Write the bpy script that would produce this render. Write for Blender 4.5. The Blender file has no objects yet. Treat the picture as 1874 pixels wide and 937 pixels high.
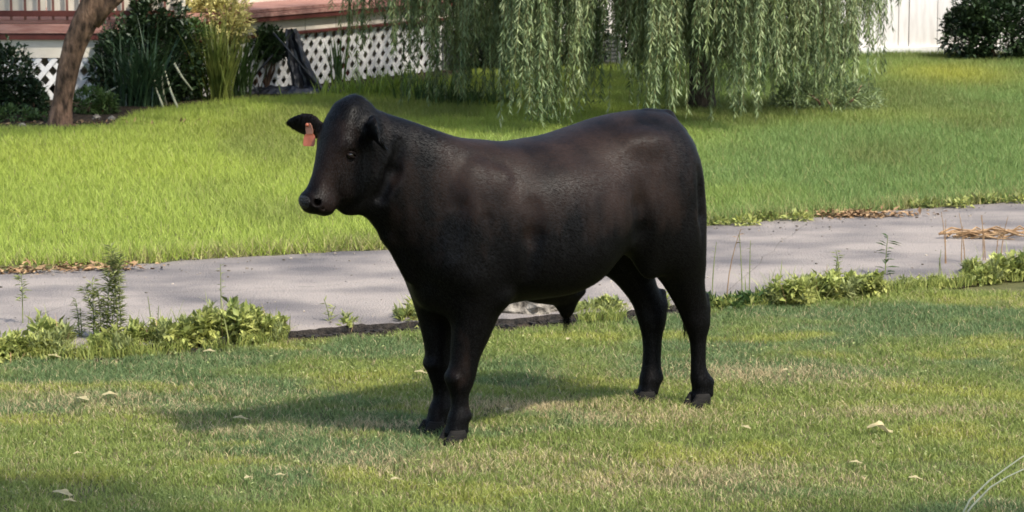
import bpy, math, random
import numpy as np
from mathutils import Vector, Matrix
random.seed(7); RNG=np.random.default_rng(11)
C=bpy.context.scene.collection
SC=bpy.context.scene
# ---------------- camera ----------------
FPX=5380.0; CH=2.6; PITCH=math.atan(826.5/FPX)
cam=bpy.data.cameras.new('camera'); co=bpy.data.objects.new('camera',cam); C.objects.link(co); SC.camera=co
cam.sensor_width=36; cam.lens=36*FPX/1874; cam.clip_start=.5; cam.clip_end=1000
co.location=(0,0,CH); co.rotation_euler=(math.pi/2-PITCH,0,0)
cam.dof.use_dof=True; cam.dof.focus_distance=12.2; cam.dof.aperture_fstop=13
# ---------------- sky and sun ----------------
SUN=Vector((.62,-.56,1.15)).normalized()
w=bpy.data.worlds.new('World'); SC.world=w; w.use_nodes=True
nt=w.node_tree; bg=nt.nodes['Background']; sk=nt.nodes.new('ShaderNodeTexSky'); sk.sky_type='NISHITA'; sk.sun_disc=False
sk.sun_elevation=math.asin(SUN.z); sk.sun_rotation=math.atan2(SUN.x,SUN.y); sk.air_density=1.2; sk.dust_density=2.0
nt.links.new(sk.outputs[0],bg.inputs[0]); bg.inputs[1].default_value=.15
sl=bpy.data.lights.new('sun','SUN'); sl.energy=3.15; sl.angle=math.radians(3.0); sl.color=(1,.94,.83)
so=bpy.data.objects.new('sun',sl); C.objects.link(so); so.rotation_euler=SUN.to_track_quat('Z','Y').to_euler(); so.location=(8,-8,14)
SC.view_settings.view_transform='Standard'; SC.view_settings.look='None'; SC.view_settings.exposure=1.10; SC.view_settings.gamma=1
SC.cycles.filter_width=1.7
SC.cycles.max_bounces=6; SC.cycles.transparent_max_bounces=8
# ---------------- helpers ----------------
def ray(u,v):
    a=(u-937)/FPX; b=-(v-468.5)/FPX; cp,sp=math.cos(PITCH),math.sin(PITCH)
    return Vector((a,cp+b*sp,-sp+b*cp))
def at(u,v,z=0.0):
    "point of the ground (height z) seen at photo pixel u,v: used only to measure real positions"
    r=ray(u,v); t=(z-CH)/r.z; p=Vector((0,0,CH))+r*t; return p
def atd(u,v,y):
    r=ray(u,v); t=y/r.y; return Vector((0,0,CH))+r*t
def tag(o,label=None,cat=None,group=None,kind=None):
    if label: o['label']=label
    if cat: o['category']=cat
    if group: o['group']=group
    if kind: o['kind']=kind
    return o
def link(name,me,mat=None,parent=None,loc=None):
    o=bpy.data.objects.new(name,me); C.objects.link(o)
    if mat is not None and me is not None and len(me.materials)==0: me.materials.append(mat)
    if parent: o.parent=parent
    if loc is not None: o.location=loc
    return o
def thing(name,loc,label,cat,group=None,rz=0):
    o=bpy.data.objects.new(name,None); C.objects.link(o); o.location=loc; o.rotation_euler=(0,0,rz); o.empty_display_size=.1
    return tag(o,label,cat,group)
def npmesh(name,V,faces,cols=None,smooth=False):
    "faces: list of int arrays (n,3)/(n,4)"
    me=bpy.data.meshes.new(name); V=np.asarray(V,np.float32)
    me.vertices.add(len(V)); me.vertices.foreach_set('co',V.ravel())
    idx=np.concatenate([f.ravel() for f in faces]).astype(np.int32)
    cnt=np.concatenate([np.full(len(f),f.shape[1]) for f in faces]).astype(np.int32)
    st=np.concatenate([[0],np.cumsum(cnt)[:-1]]).astype(np.int32)
    me.loops.add(len(idx)); me.loops.foreach_set('vertex_index',idx)
    me.polygons.add(len(cnt)); me.polygons.foreach_set('loop_start',st); me.polygons.foreach_set('loop_total',cnt)
    if smooth: me.polygons.foreach_set('use_smooth',np.ones(len(cnt),bool))
    if cols is not None:
        a=me.color_attributes.new('col','FLOAT_COLOR','POINT'); c=np.ones((len(V),4),np.float32); c[:,:3]=cols; a.data.foreach_set('color',c.ravel())
    me.update(); me.validate(); return me
class MB:
    def __init__(s): s.v=[];s.f=[]
    def box(s,c,d,R=None):
        c=Vector(c); b=len(s.v)
        for z in (-.5,.5):
            for x,y in ((-.5,-.5),(.5,-.5),(.5,.5),(-.5,.5)):
                p=Vector((x*d[0],y*d[1],z*d[2]))
                if R is not None: p=R@p
                s.v.append(tuple(c+p))
        for q in ((3,2,1,0),(4,5,6,7),(0,1,5,4),(1,2,6,5),(2,3,7,6),(3,0,4,7)): s.f.append(tuple(b+i for i in q))
        return s
    def tube(s,pts,rad,n=8,cap=True,jit=0):
        b=len(s.v); m=len(pts)
        for i,p in enumerate(pts):
            p=Vector(p); t=(Vector(pts[min(i+1,m-1)])-Vector(pts[max(i-1,0)])).normalized()
            ax=t.cross(Vector((0,1,0)) if abs(t.y)<.9 else Vector((1,0,0))).normalized(); ay=t.cross(ax)
            r=rad[i] if hasattr(rad,'__len__') else rad
            for k in range(n):
                a=2*math.pi*k/n; rr=r*(1+random.uniform(-jit,jit)); s.v.append(tuple(p+ax*math.cos(a)*rr+ay*math.sin(a)*rr))
        for i in range(m-1):
            for k in range(n):
                s.f.append((b+i*n+k,b+i*n+(k+1)%n,b+(i+1)*n+(k+1)%n,b+(i+1)*n+k))
        if cap: s.f.append(tuple(b+k for k in range(n))[::-1]); s.f.append(tuple(b+(m-1)*n+k for k in range(n)))
        return s
    def mesh(s,name,smooth=False):
        me=bpy.data.meshes.new(name); me.from_pydata(s.v,[],s.f); me.update()
        if smooth:
            for p in me.polygons: p.use_smooth=True
        return me
    def build(s,name,mat,parent=None,smooth=False): return link(name,s.mesh(name,smooth),mat,parent)
# value noise in numpy
_P=RNG.random((256,256))
def vnoise(x,y,s=1.0,o=0):
    x=np.asarray(x)/s+o*17.3+500; y=np.asarray(y)/s+o*9.1+500
    i=np.floor(x).astype(int); j=np.floor(y).astype(int); fx=x-i; fy=y-j; fx=fx*fx*(3-2*fx); fy=fy*fy*(3-2*fy)
    g=lambda a,b:_P[a%256,b%256]
    return (g(i,j)*(1-fx)+g(i+1,j)*fx)*(1-fy)+(g(i,j+1)*(1-fx)+g(i+1,j+1)*fx)*fy
def fbm(x,y,s,o=0): return (vnoise(x,y,s,o)+.5*vnoise(x,y,s/2.1,o+1)+.25*vnoise(x,y,s/4.3,o+2))/1.75
# ---------------- materials ----------------
def mat(name,c1,c2=None,scale=8,rough=.8,bump=0,bscale=40,spec=.3,coords='Object',stretch=None,detail=6,lo=.35,hi=.65,transl=0,attr=False,island=0,metal=0):
    m=bpy.data.materials.new(name); m.use_nodes=True; t=m.node_tree; N=t.nodes; L=t.links
    b=N['Principled BSDF']; b.inputs['Roughness'].default_value=rough; b.inputs['Specular IOR Level'].default_value=spec; b.inputs['Metallic'].default_value=metal
    tc=N.new('ShaderNodeTexCoord'); src=tc.outputs[coords]
    if stretch:
        mp=N.new('ShaderNodeMapping'); mp.inputs['Scale'].default_value=stretch; L.new(src,mp.inputs[0]); src=mp.outputs[0]
    if attr:
        a=N.new('ShaderNodeVertexColor'); a.layer_name='col'; col=a.outputs[0]
    elif c2 is None:
        r=N.new('ShaderNodeRGB'); r.outputs[0].default_value=(*c1,1); col=r.outputs[0]
    else:
        n=N.new('ShaderNodeTexNoise'); n.inputs['Scale'].default_value=scale; n.inputs['Detail'].default_value=detail; L.new(src,n.inputs['Vector'])
        cr=N.new('ShaderNodeValToRGB'); cr.color_ramp.elements[0].position=lo; cr.color_ramp.elements[1].position=hi
        cr.color_ramp.elements[0].color=(*c1,1); cr.color_ramp.elements[1].color=(*c2,1); L.new(n.outputs[0],cr.inputs[0]); col=cr.outputs[0]
    if island:
        g=N.new('ShaderNodeNewGeometry'); mr=N.new('ShaderNodeMapRange'); mr.inputs[3].default_value=1-island; mr.inputs[4].default_value=1+island
        L.new(g.outputs['Random Per Island'],mr.inputs[0]); vm=N.new('ShaderNodeVectorMath'); vm.operation='SCALE'
        L.new(col,vm.inputs[0]); L.new(mr.outputs[0],vm.inputs['Scale']); col=vm.outputs[0]
    L.new(col,b.inputs['Base Color'])
    if bump:
        n2=N.new('ShaderNodeTexNoise'); n2.inputs['Scale'].default_value=bscale; n2.inputs['Detail'].default_value=8; L.new(src,n2.inputs['Vector'])
        bp=N.new('ShaderNodeBump'); bp.inputs['Strength'].default_value=bump; bp.inputs['Distance'].default_value=.02; L.new(n2.outputs[0],bp.inputs['Height']); L.new(bp.outputs[0],b.inputs['Normal'])
    if transl:
        tr=N.new('ShaderNodeBsdfTranslucent'); L.new(col,tr.inputs[0]); mx=N.new('ShaderNodeMixShader'); mx.inputs[0].default_value=transl
        L.new(b.outputs[0],mx.inputs[1]); L.new(tr.outputs[0],mx.inputs[2]); L.new(mx.outputs[0],N['Material Output'].inputs[0])
    return m
M={}
M['blade']=mat('grass_blade',(0,0,0),rough=.55,spec=.25,attr=True,transl=.35)
M['soil']=mat('soil',(.055,.06,.022),(.10,.095,.04),scale=6,rough=1,bump=.6,bscale=30,spec=.1)
M['mulch']=mat('mulch',(.018,.013,.009),(.06,.045,.03),scale=25,rough=1,bump=1,bscale=60,spec=.1)
M['asphalt']=mat('asphalt',(.135,.122,.12),(.31,.268,.235),scale=1.5,rough=.95,bump=1,bscale=90,spec=.15,lo=.32,hi=.6,stretch=(.9,1.4,1),detail=14)
M['asphalt_edge']=mat('asphalt_edge',(.006,.005,.004),(.035,.028,.022),scale=30,rough=1,bump=1,bscale=80)
M['white']=mat('white_paint',(.62,.60,.57),(.74,.72,.69),scale=5,rough=.6,bump=.1)
M['cream']=mat('cream_siding',(.58,.52,.42),(.68,.62,.52),scale=3,rough=.6,bump=.1)
M['siding']=mat('white_siding',(.60,.56,.52),(.70,.67,.63),scale=4,rough=.55,bump=.1,stretch=(6,6,1))
M['red']=mat('red_stained_wood',(.20,.075,.05),(.30,.13,.10),scale=6,rough=.7,bump=.3,stretch=(1,8,8))
M['darkred']=mat('dark_red_paint',(.07,.018,.014),(.11,.03,.022),scale=6,rough=.6)
M['plank']=mat('pink_deck_board',(.26,.12,.095),(.40,.22,.18),scale=5,rough=.8,bump=.3,stretch=(1,6,6))
M['maroon']=mat('maroon_rail',(.14,.06,.045),(.20,.09,.07),scale=9,rough=.6)
M['bark']=mat('brown_bark',(.035,.022,.014),(.23,.135,.085),scale=9,rough=1,bump=1,bscale=22,stretch=(2.5,2.5,1),detail=8)
M['willow_bark']=mat('dark_willow_bark',(.025,.02,.015),(.07,.055,.04),scale=9,rough=1,bump=1,bscale=20,stretch=(3,3,1))
M['twig']=mat('willow_twig',(.14,.13,.05),rough=.8)
M['willow']=mat('willow_leaf',(.08,.125,.045),(.25,.31,.14),scale=3,rough=.5,spec=.35,transl=.3,island=.35)
M['leaf_dark']=mat('dark_leaf',(.014,.030,.012),(.035,.06,.02),scale=5,rough=.45,spec=.4,transl=.15,island=.5)
M['leaf_mid']=mat('mid_leaf',(.04,.08,.02),(.09,.14,.04),scale=5,rough=.5,spec=.3,transl=.3,island=.4)
M['leaf_bright']=mat('bright_leaf',(.16,.25,.04),(.30,.38,.07),scale=6,rough=.5,spec=.3,transl=.35,island=.4)
M['leaf_weed']=mat('weed_leaf',(.17,.21,.05),(.42,.43,.13),scale=7,rough=.5,spec=.3,transl=.35,island=.45)
M['leaf_olive']=mat('olive_leaf',(.16,.19,.06),(.28,.30,.12),scale=9,rough=.6,spec=.2,transl=.3,island=.35)
M['leaf_cream']=mat('cream_leaf',(.42,.38,.12),(.60,.55,.25),scale=9,rough=.6,spec=.2,transl=.3,island=.3)
M['yucca']=mat('yucca_leaf',(.02,.045,.02),(.045,.085,.035),scale=7,rough=.4,spec=.45,transl=.1,island=.4)
M['stalk']=mat('pale_stalk',(.32,.33,.22),(.45,.44,.30),scale=7,rough=.6)
M['dry']=mat('dry_straw',(.17,.095,.045),(.32,.21,.11),scale=20,rough=.9,island=.4)
M['deadleaf']=mat('pale_dead_leaf',(.30,.25,.13),(.46,.40,.22),scale=25,rough=.8,transl=.2)
M['stone']=mat('grey_stone',(.03,.025,.02),(.26,.23,.19),scale=22,rough=1,bump=1,bscale=40)
M['tarp']=mat('dark_tarp',(.004,.0045,.006),(.018,.02,.028),scale=4,rough=.4,spec=.5,bump=.4,bscale=12)
M['grey_metal']=mat('grey_metal_paint',(.14,.15,.15),(.2,.21,.21),scale=6,rough=.5,spec=.5)
M['grey_block']=mat('grey_block',(.12,.13,.12),(.2,.2,.19),scale=8,rough=.95,bump=.5)
M['willow_light']=mat('willow_leaf_light',(.16,.21,.07),(.34,.39,.20),scale=3,rough=.5,spec=.35,transl=.3,island=.35)
M['iris']=mat('iris_leaf',(.07,.10,.02),(.20,.22,.05),scale=6,rough=.5,spec=.3,transl=.3,island=.5)
# ================= GROUND =================
ZU=.05
near_px=[(-500,700),(-200,655),(0,632),(150,634),(300,624),(430,613),(530,603),(640,592),(750,585),(930,580),(1100,568),(1300,548),(1420,538),(1640,516),(1780,502),(1874,492),(2100,468),(2500,430)]
far_px=[(-500,560),(-200,516),(0,499),(200,487),(440,470),(700,457),(1000,436),(1300,412),(1440,402),(1560,395),(1650,384),(1874,369),(2100,352),(2500,325)]
def pxline(pts,z,n=240,j=.03,o=0):
    P=[at(u,v,z) for u,v in pts]; xs=np.array([p.x for p in P]); ys=np.array([p.y for p in P])
    X=np.linspace(xs[0],xs[-1],n); Y=np.interp(X,xs,ys)+(fbm(X,X*0,.35,o)-.5)*j*2+(vnoise(X,X*0,.06,o+4)-.5)*j
    return X,Y
NX,NY=pxline(near_px,ZU,420,.055,1); FX,FY=pxline(far_px,ZU,420,.05,7)
me=MB(); n=40; 
for j in range(n+1):
    for i in range(n+1): me.v.append((-150+300*i/n,-60+310*j/n,0))
for j in range(n):
    for i in range(n): a=j*(n+1)+i; me.f.append((a,a+1,a+n+2,a+n+1))
g=me.build('ground',M['soil']); tag(g,kind='structure')
# driveway slab with broken edges
V=[];nn=len(NX)
for i in range(nn):
    fy=np.interp(NX[i],FX,FY)
    jz=.006*random.random()
    lip=.012+.02*fbm(NX[i]*3,0.,.2,3)
    V+= [(NX[i],NY[i]-lip,.004),(NX[i],NY[i],ZU-.006-jz)]
    for t in (.04,.2,.4,.6,.8,1.0): V.append((NX[i],NY[i]+(fy-NY[i])*t,ZU+.01*math.sin(t*math.pi)))
    V.append((NX[i],fy+.06,.004))
V=np.array(V);k=9;q=[];qe=[]
for i in range(nn-1):
    for r in range(k-1):
        a=i*k+r;(qe if r in(0,) else q).append((a,a+k,a+k+1,a+1))
me=npmesh('driveway',V,[np.array(q+qe)[:, :]]);me.materials.append(M['asphalt']);me.materials.append(M['asphalt_edge'])
mi=np.array([0]*len(q)+[1]*len(qe),np.int32);me.polygons.foreach_set('material_index',mi)
tag(link('driveway',me),kind='structure')
V=[];q=[]
for i in range(nn): V+=[(NX[i],NY[i]-.09-.10*fbm(NX[i],0.,.3,8),.006),(NX[i],NY[i]-.01,.012),(NX[i],NY[i]+.02,.008)]
for i in range(nn-1):
    for r in range(2): a=i*3+r;q.append((a,a+3,a+4,a+1))
tag(link('soil_strip',npmesh('soil_strip',V,[np.array(q)]),M['mulch']),kind='structure')
# grit and small debris on the asphalt
gx=RNG.uniform(-3.6,4.2,3800); gf=np.interp(gx,FX,FY); gn=np.interp(gx,NX,NY); gt=RNG.random(3800)**1.3; gt=np.where(RNG.random(3800)<.5,1-gt*.25,gt); gy=gn+(gf-gn)*gt
mb_=MB()
for i in range(900):
    s_=.002+.009*random.random()**3; mb_.box((gx[i],gy[i],ZU+.008+s_*.2),(s_*1.5,s_,s_*.7),Matrix.Rotation(random.uniform(0,3),3,'Z'))
M['grit']=mat('grit',(.09,.075,.06),(.34,.29,.23),scale=.9,rough=1,island=.7)
tag(mb_.build('grit',M['grit']),'loose grit and crumbs scattered on the driveway',kind='stuff')
cr_=MB(); M['crack']=mat('crack_dirt',(.07,.06,.05),(.14,.12,.10),scale=20,rough=1)
for (u0,v0,u1,v1) in ((60,590,250,500),(1325,540,1480,408),(1480,470,1640,455),(300,540,620,525)):
    a=at(u0,v0,ZU);b=at(u1,v1,ZU); P_=[a.lerp(b,f_)+Vector((random.gauss(0,.012),random.gauss(0,.018),0)) for f_ in np.linspace(0,1,14)]; i0=len(cr_.v)
    for p_ in P_:
        f_=float((p_.y-np.interp(p_.x,NX,NY))/(np.interp(p_.x,FX,FY)-np.interp(p_.x,NX,NY))); z_=ZU+.0105*math.sin(min(1,max(0,f_))*math.pi)+.0015; w_=random.uniform(.0008,.0032)
        cr_.v+=[(p_.x-w_,p_.y-w_,z_),(p_.x+w_,p_.y+w_,z_)]
    cr_.f+=[(i0+2*i,i0+2*i+1,i0+2*i+3,i0+2*i+2) for i in range(13)]
tag(cr_.build('driveway_cracks',M['crack']),kind='structure')
# upper lawn sheet, beyond the driveway
V=[];q=[]
for i in range(nn):
    V+=[(FX[i],FY[i]+.01,.002),(FX[i],FY[i]+.03,ZU+.002),(FX[i],FY[i]+1.5,ZU+.01),(FX[i]*1.2,45,ZU+.01),(FX[i]*12,240,ZU+.01)]
for i in range(nn-1):
    for r in range(4): a=i*5+r;q.append((a,a+5,a+6,a+1))
tag(link('upper_lawn',npmesh('upper_lawn',V,[np.array(q)]),M['soil']),kind='structure')
# flower bed of dark mulch at the house
bed_px=[(-500,246),(0,243),(120,243),(200,238),(240,216),(330,201),(430,190),(520,183),(620,178),(760,160),(860,140)]
BX,BY=pxline(bed_px,ZU,120,.05,5)
V=[];q=[]
for i in range(len(BX)):
    V+=[(BX[i],BY[i],ZU+.006),(BX[i],BY[i]+.12,ZU+.03),(BX[i]+.1,max(BY[i]+3.2,28.6),ZU+.03)]
for i in range(len(BX)-1):
    for r in range(2): a=i*3+r;q.append((a,a+3,a+4,a+1))
tag(link('flower_bed',npmesh('flower_bed',V,[np.array(q)]),M['mulch']),kind='structure')
# ================= GRASS =================
def blades(name,X,Y,Z,h,wd,col,lean=.35,two=True,tipcol=None):
    n=len(X); a=RNG.uniform(0,2*np.pi,n); dx,dy=np.cos(a),np.sin(a)
    b=RNG.uniform(0,2*np.pi,n); l=RNG.random(n)*lean*h; lx,ly=np.cos(b)*l,np.sin(b)*l
    P=np.stack([X,Y,Z],1); D=np.stack([dx,dy,dx*0],1)*(wd/2)[:,None]
    Lh=np.stack([lx*.35,ly*.35,h*.55],1); Lt=np.stack([lx*1.3,ly*1.3,h],1)
    if two:
        V=np.stack([P-D,P+D,P+Lh+D*.75,P+Lh-D*.75,P+Lt],1).reshape(-1,3); o=np.arange(n)[:,None]*5
        F=[o+np.array([[0,1,2,3]]),o+np.array([[3,2,4]])]; m=5
    else:
        V=np.stack([P-D,P+D,P+Lt],1).reshape(-1,3); o=np.arange(n)[:,None]*3; F=[o+np.array([[0,1,2]])]; m=3
    c=np.repeat(col,m,0)
    return npmesh(name,V,F,c)
def mix(a,b,t): return a*(1-t[:,None])+b*t[:,None]
def sstep(x,a,b): t=np.clip((x-a)/(b-a),0,1); return t*t*(3-2*t)
def low_cols(X,Y,n):
    t=fbm(X,Y*1.6,.9,3); t2=fbm(X,Y*2,.25,9); r=RNG.random(n)
    G=np.array([.22,.265,.065]);B=np.array([.14,.20,.075]);S=np.array([.47,.375,.21]);Yg=np.array([.32,.33,.07])
    c=mix(np.tile(G,(n,1)),np.tile(B,(n,1)),sstep(t,.42,.66))
    c=mix(c,np.tile(Yg,(n,1)),sstep(fbm(X,Y*2,.5,21),.5,.75)*.8)
    # worn brownish patches, strongest between and behind the animal's feet and towards the right
    w=np.zeros(n)
    for (u,v,sx,sy,k) in ((960,748,.42,.16,.75),(1190,765,.35,.2,.5),(690,780,.3,.1,.5),(1400,690,.5,.25,.5),(1640,760,.6,.15,.4),(800,850,.7,.25,.35),(1250,880,.6,.3,.45),(150,740,.8,.3,.3),(450,790,.4,.2,.3)):
        p=at(u,v); w=np.maximum(w,k*np.exp(-((X-p.x)/sx)**2-((Y-p.y)/sy)**2))
    pr=np.clip(w*(.6+t2)*1.1+.06+.12*sstep(t2,.55,.8),0,.9)
    c=np.where((r<pr)[:,None],S*(.7+.6*RNG.random((n,1))),c)
    return c*(.80+.40*RNG.random((n,1)))
def up_cols(X,Y,n):
    t=fbm(X,Y*.7,1.6,5); r=RNG.random(n)
    L=np.array([.32,.39,.07]);R=np.array([.17,.25,.07]);S=np.array([.36,.33,.13]);O=np.array([.15,.175,.05])
    c=mix(np.tile(L,(n,1)),np.tile(R,(n,1)),sstep(X*.28+t,.35,1.15))
    c=mix(c,np.tile(O,(n,1)),sstep(fbm(X,Y*.4,1.1,12),.55,.75)*.6)
    for (u,v,sx,sy,k,cc) in ((1740,150,.6,1.1,.8,(.38,.38,.06)),(1760,118,1.2,.5,.6,(.12,.13,.03)),(1600,230,.9,.6,.4,(.30,.34,.07)),(330,330,1.0,.8,.5,(.34,.40,.06)),(430,255,.8,1.0,.5,(.20,.23,.04)),(60,300,.8,.8,.4,(.32,.36,.05))):  # soft colour patches; the yellow one by the white wall is painted sunlight
        p=at(u,v); c=mix(c,np.tile(np.array(cc),(n,1)),k*np.exp(-((X-p.x)/sx)**2-((Y-p.y)/sy)**2))
    fy=np.interp(X,FX,FY); edge=np.exp(-(Y-fy)/.25)*.5
    c=np.where((r<.05+edge)[:,None],S*(.6+.6*RNG.random((n,1))),c)
    return c*(.84+.32*RNG.random((n,1)))
def scatter(n,y0,y1,k=.19,pad=.35):
    Y=np.sqrt(RNG.random(n)*(y1**2-y0**2)+y0**2); X=RNG.uniform(-1,1,n)*(Y*k+pad); return X,Y
X,Y=scatter(430000,10.3,15.6); ny=np.interp(X,NX,NY); m=Y<ny-.09-.10*fbm(X,X*0,.3,8)+.03*(RNG.random(len(X))**3); X,Y=X[m],Y[m]; ny=ny[m]; n=len(X)
clump=fbm(X,Y,.16,30); h=(.012+.021*clump+.009*RNG.random(n))*(.75+.5*fbm(X,Y,.7,31)); thin=RNG.random(n)<(.55+.9*sstep(clump,.3,.6))
X,Y,h,ny=X[thin],Y[thin],h[thin],ny[thin]; n=len(X); h=h*(1+.5*np.exp(-(ny-Y)/.2))
for (u,v) in ((838,800),(797,790),(1284,737),(1175,741)):
    p=at(u,v); h=h*(1+.8*np.exp(-(((X-p.x)/.09)**2+((Y-p.y)/.08)**2)))
tag(link('mown_grass',blades('mown_grass',X,Y,X*0,h,RNG.uniform(.0025,.005,n),low_cols(X,Y,n),1.1),M['blade']),'worn mown grass of the front lawn under the black bull',kind='stuff')
X,Y=scatter(700000,16.2,31.5,.19,.4); fy=np.interp(X,FX,FY); by=np.interp(X,BX,BY,right=99)
m=(Y>fy+.0)&(Y<by+.05); X,Y,fy=X[m],Y[m],fy[m]; n=len(X)
h=(.035+.04*fbm(X,Y,.3,40)+.02*RNG.random(n)); h*=(1+.35*np.exp(-(Y-fy)/.3))
tag(link('upper_grass',blades('upper_grass',X,Y,X*0+ZU,h,RNG.uniform(.005,.009,n),up_cols(X,Y,n),.9,False),M['blade']),'lush bright green grass of the lawn beyond the driveway',kind='stuff')
# ================= DECK, LATTICE AND HOUSE =================
A0=Vector((-7.0,25.3,0)); A1=Vector((-2.9,25.3,0)); Bdir=Vector((1,1.28,0)).normalized(); B1=A1+Bdir*3.9
deck=thing('wooden_deck',(-2.9,25.3,ZU),'low red and pink wooden deck with white diagonal lattice skirt at left','deck')
def L(p): return Vector(p)-deck.location
def lattice(P0,P1,z0,z1,px,pz):
    d=(P1-P0); W=d.length; d.normalize(); nrm=Vector((d.y,-d.x,0)); H=z1-z0; k=pz/px
    ang=math.atan2(pz,px)
    for sgn,off in ((1,.006),(-1,-.006)):
        c=-W; 
        while c<W+H/k+px:
            # line x = c + (z)/k*... slanted
            if sgn>0: xa,za,xb,zb=c,0,c+H/k,H
            else: xa,za,xb,zb=c+H/k,0,c,H
            # clip to [0,W]
            def cl(x1,z1_,x2,z2_):
                t0,t1=0,1; dx=x2-x1
                for lim,s in ((0,1),(W,-1)):
                    f1=(x1-lim)*s; f2=(x2-lim)*s
                    if f1<0 and f2<0: return None
                    if f1<0: t0=max(t0,f1/(f1-f2))
                    if f2<0: t1=min(t1,f1/(f1-f2))
                if t1-t0<.05: return None
                return (x1+dx*t0,z1_+(z2_-z1_)*t0,x1+dx*t1,z1_+(z2_-z1_)*t1)
            r=cl(xa,za,xb,zb); c+=px
            if r is None: continue
            p=P0+d*r[0]+Vector((0,0,z0+r[1]))+nrm*off; q=P0+d*r[2]+Vector((0,0,z0+r[3]))+nrm*off
            e=(q-p); ln=e.length; e.normalize(); s=e.cross(nrm)
            R=Matrix((e,nrm,s)).transposed()
            MB().box(L((p+q)/2),(ln,.009,.042),R).build('slat',M['white'],deck)
lattice(A0+Vector((1.8,0,0)),A1,.06,.44,.135,.155)
lattice(A1,B1,.06,.555,.125,.148)
def plate(P0,P1,z0,z1,th,name,m,out=0.0,par=deck,org=None):
    d=(P1-P0); W=d.length; d=d.normalized(); nr=Vector((d.y,-d.x,0)); c=(P0+P1)/2+nr*out+Vector((0,0,(z0+z1)/2))
    R=Matrix((d,nr,Vector((0,0,1)))).transposed()
    return MB().box(c-par.location,(W,th,z1-z0),R).build(name,m,par)
plate(A0,A1,.442,.60,.03,'skirt_board',M['cream'],0)
W=(B1-A1).length; k=0
x=0
while x<W-.1:
    e=min(x+.42,W); plate(A1+Bdir*(x+.004),A1+Bdir*(e-.004),.58,.69,.025,'skirt_board',M['cream'],-.02); x+=.42
plate(A0,A1,.602,.65,.06,'fascia_board',M['darkred'],.02); plate(A0,A1-Vector((.02,0,0)),.657,.735,.05,'fascia_board',M['plank'],.035)
plate(A1+Bdir*.06,B1,.692,.735,.06,'fascia_board',M['darkred'],.02); plate(A1+Bdir*.06,B1,.737,.775,.05,'fascia_board',M['plank'],.035)
plate(A1,B1,.557,.577,.05,'top_rail',M['darkred'],.02)
for i in range(7): plate(A0+Vector((i*.6,0,0)),A0+Vector((i*.6+.59,0,0)),.80,1.60,.02,'infill_panel',M['cream'],-.02)
for t in (.03,1.05,2.2,3.4): plate(A1+Bdir*t,A1+Bdir*(t+.09),.06,.69,.09,'post',M['darkred'],-.06)
for t in (1.2,2.2,3.2,4.0): plate(A0+Vector((t,0,0)),A0+Vector((t+.08,0,0)),.06,.60,.08,'post',M['white'],-.07)
# deck boards
for j in range(11):
    y=.05+j*.145; plate(A0+Vector((0,y,0)),A1+Vector((.0+y*.3,y,0)),.74,.768,.137,'deck_board',M['plank'],0)
nB=Vector((Bdir.y,-Bdir.x,0))
for j in range(9):
    y=.02+j*.145; plate(A1+Bdir*(.0+y*.9)-nB*y,B1-nB*y,.78,.806,.137,'deck_board',M['plank'],0)
# railing of deck, first section
for i in range(34):
    x=A0.x+.06+i*.12; MB().box(L((x,25.27,1.2)),(.02,.02,.86)).build('baluster',M['maroon'],deck)
plate(A0,A1,.80,.85,.04,'bottom_rail',M['darkred'],.04); plate(A0,A1,1.62,1.67,.09,'hand_rail',M['red'],.03)
# house behind the deck
house=thing('cream_house',(-2.4,27.0,ZU),'cream sided house standing behind the low deck','house')
HA0=Vector((-9,26.9,0)); HA1=Vector((-2.45,26.9,0)); HB1=HA1+Bdir*5.2
def siding(P0,P1,z0,z1,step,name,m,par,gap=.006):
    z=z0
    while z<z1-.01:
        e=min(z+step,z1); o=plate(P0,P1,z,e-gap,.03,name,m,0,par); z+=step
siding(HA0,HA1,.06,3.2,.2,'siding_board',M['cream'],house)
siding(HA1+Bdir*.02,HB1,.06,3.2,.2,'siding_board',M['cream'],house)
plate(HA0,HA1,.06,3.2,.02,'wall',M['cream'],-.06,house); plate(HA1,HB1,.06,3.2,.02,'wall',M['cream'],-.06,house)
for x in (-6.2,-4.3):
    wdw=MB().box(Vector((x,26.86,1.7))-house.location,(.9,.05,1.1)).build('window',M['white'],house)
    MB().box(Vector((x,26.83,1.7))-house.location,(.76,.02,.96)).build('pane',M['grey_metal'],wdw)
# roof slab so that the house is closed
rf=MB(); R0=[HA0-Vector((0,.5,0)),HA1+Vector((.3,-.45,0)),HB1+nB*.5,HB1+Vector((-4,7,0)),HA0+Vector((0,7,0))]
for z in (3.2,3.35):
    for p in R0: rf.v.append(tuple(p+Vector((0,0,z))-house.location))
rf.f=[(4,3,2,1,0),(5,6,7,8,9)]+[(i,(i+1)%5,(i+1)%5+5,i+5) for i in range(5)]
rf.build('roof',M['grey_block'],house)
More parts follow.
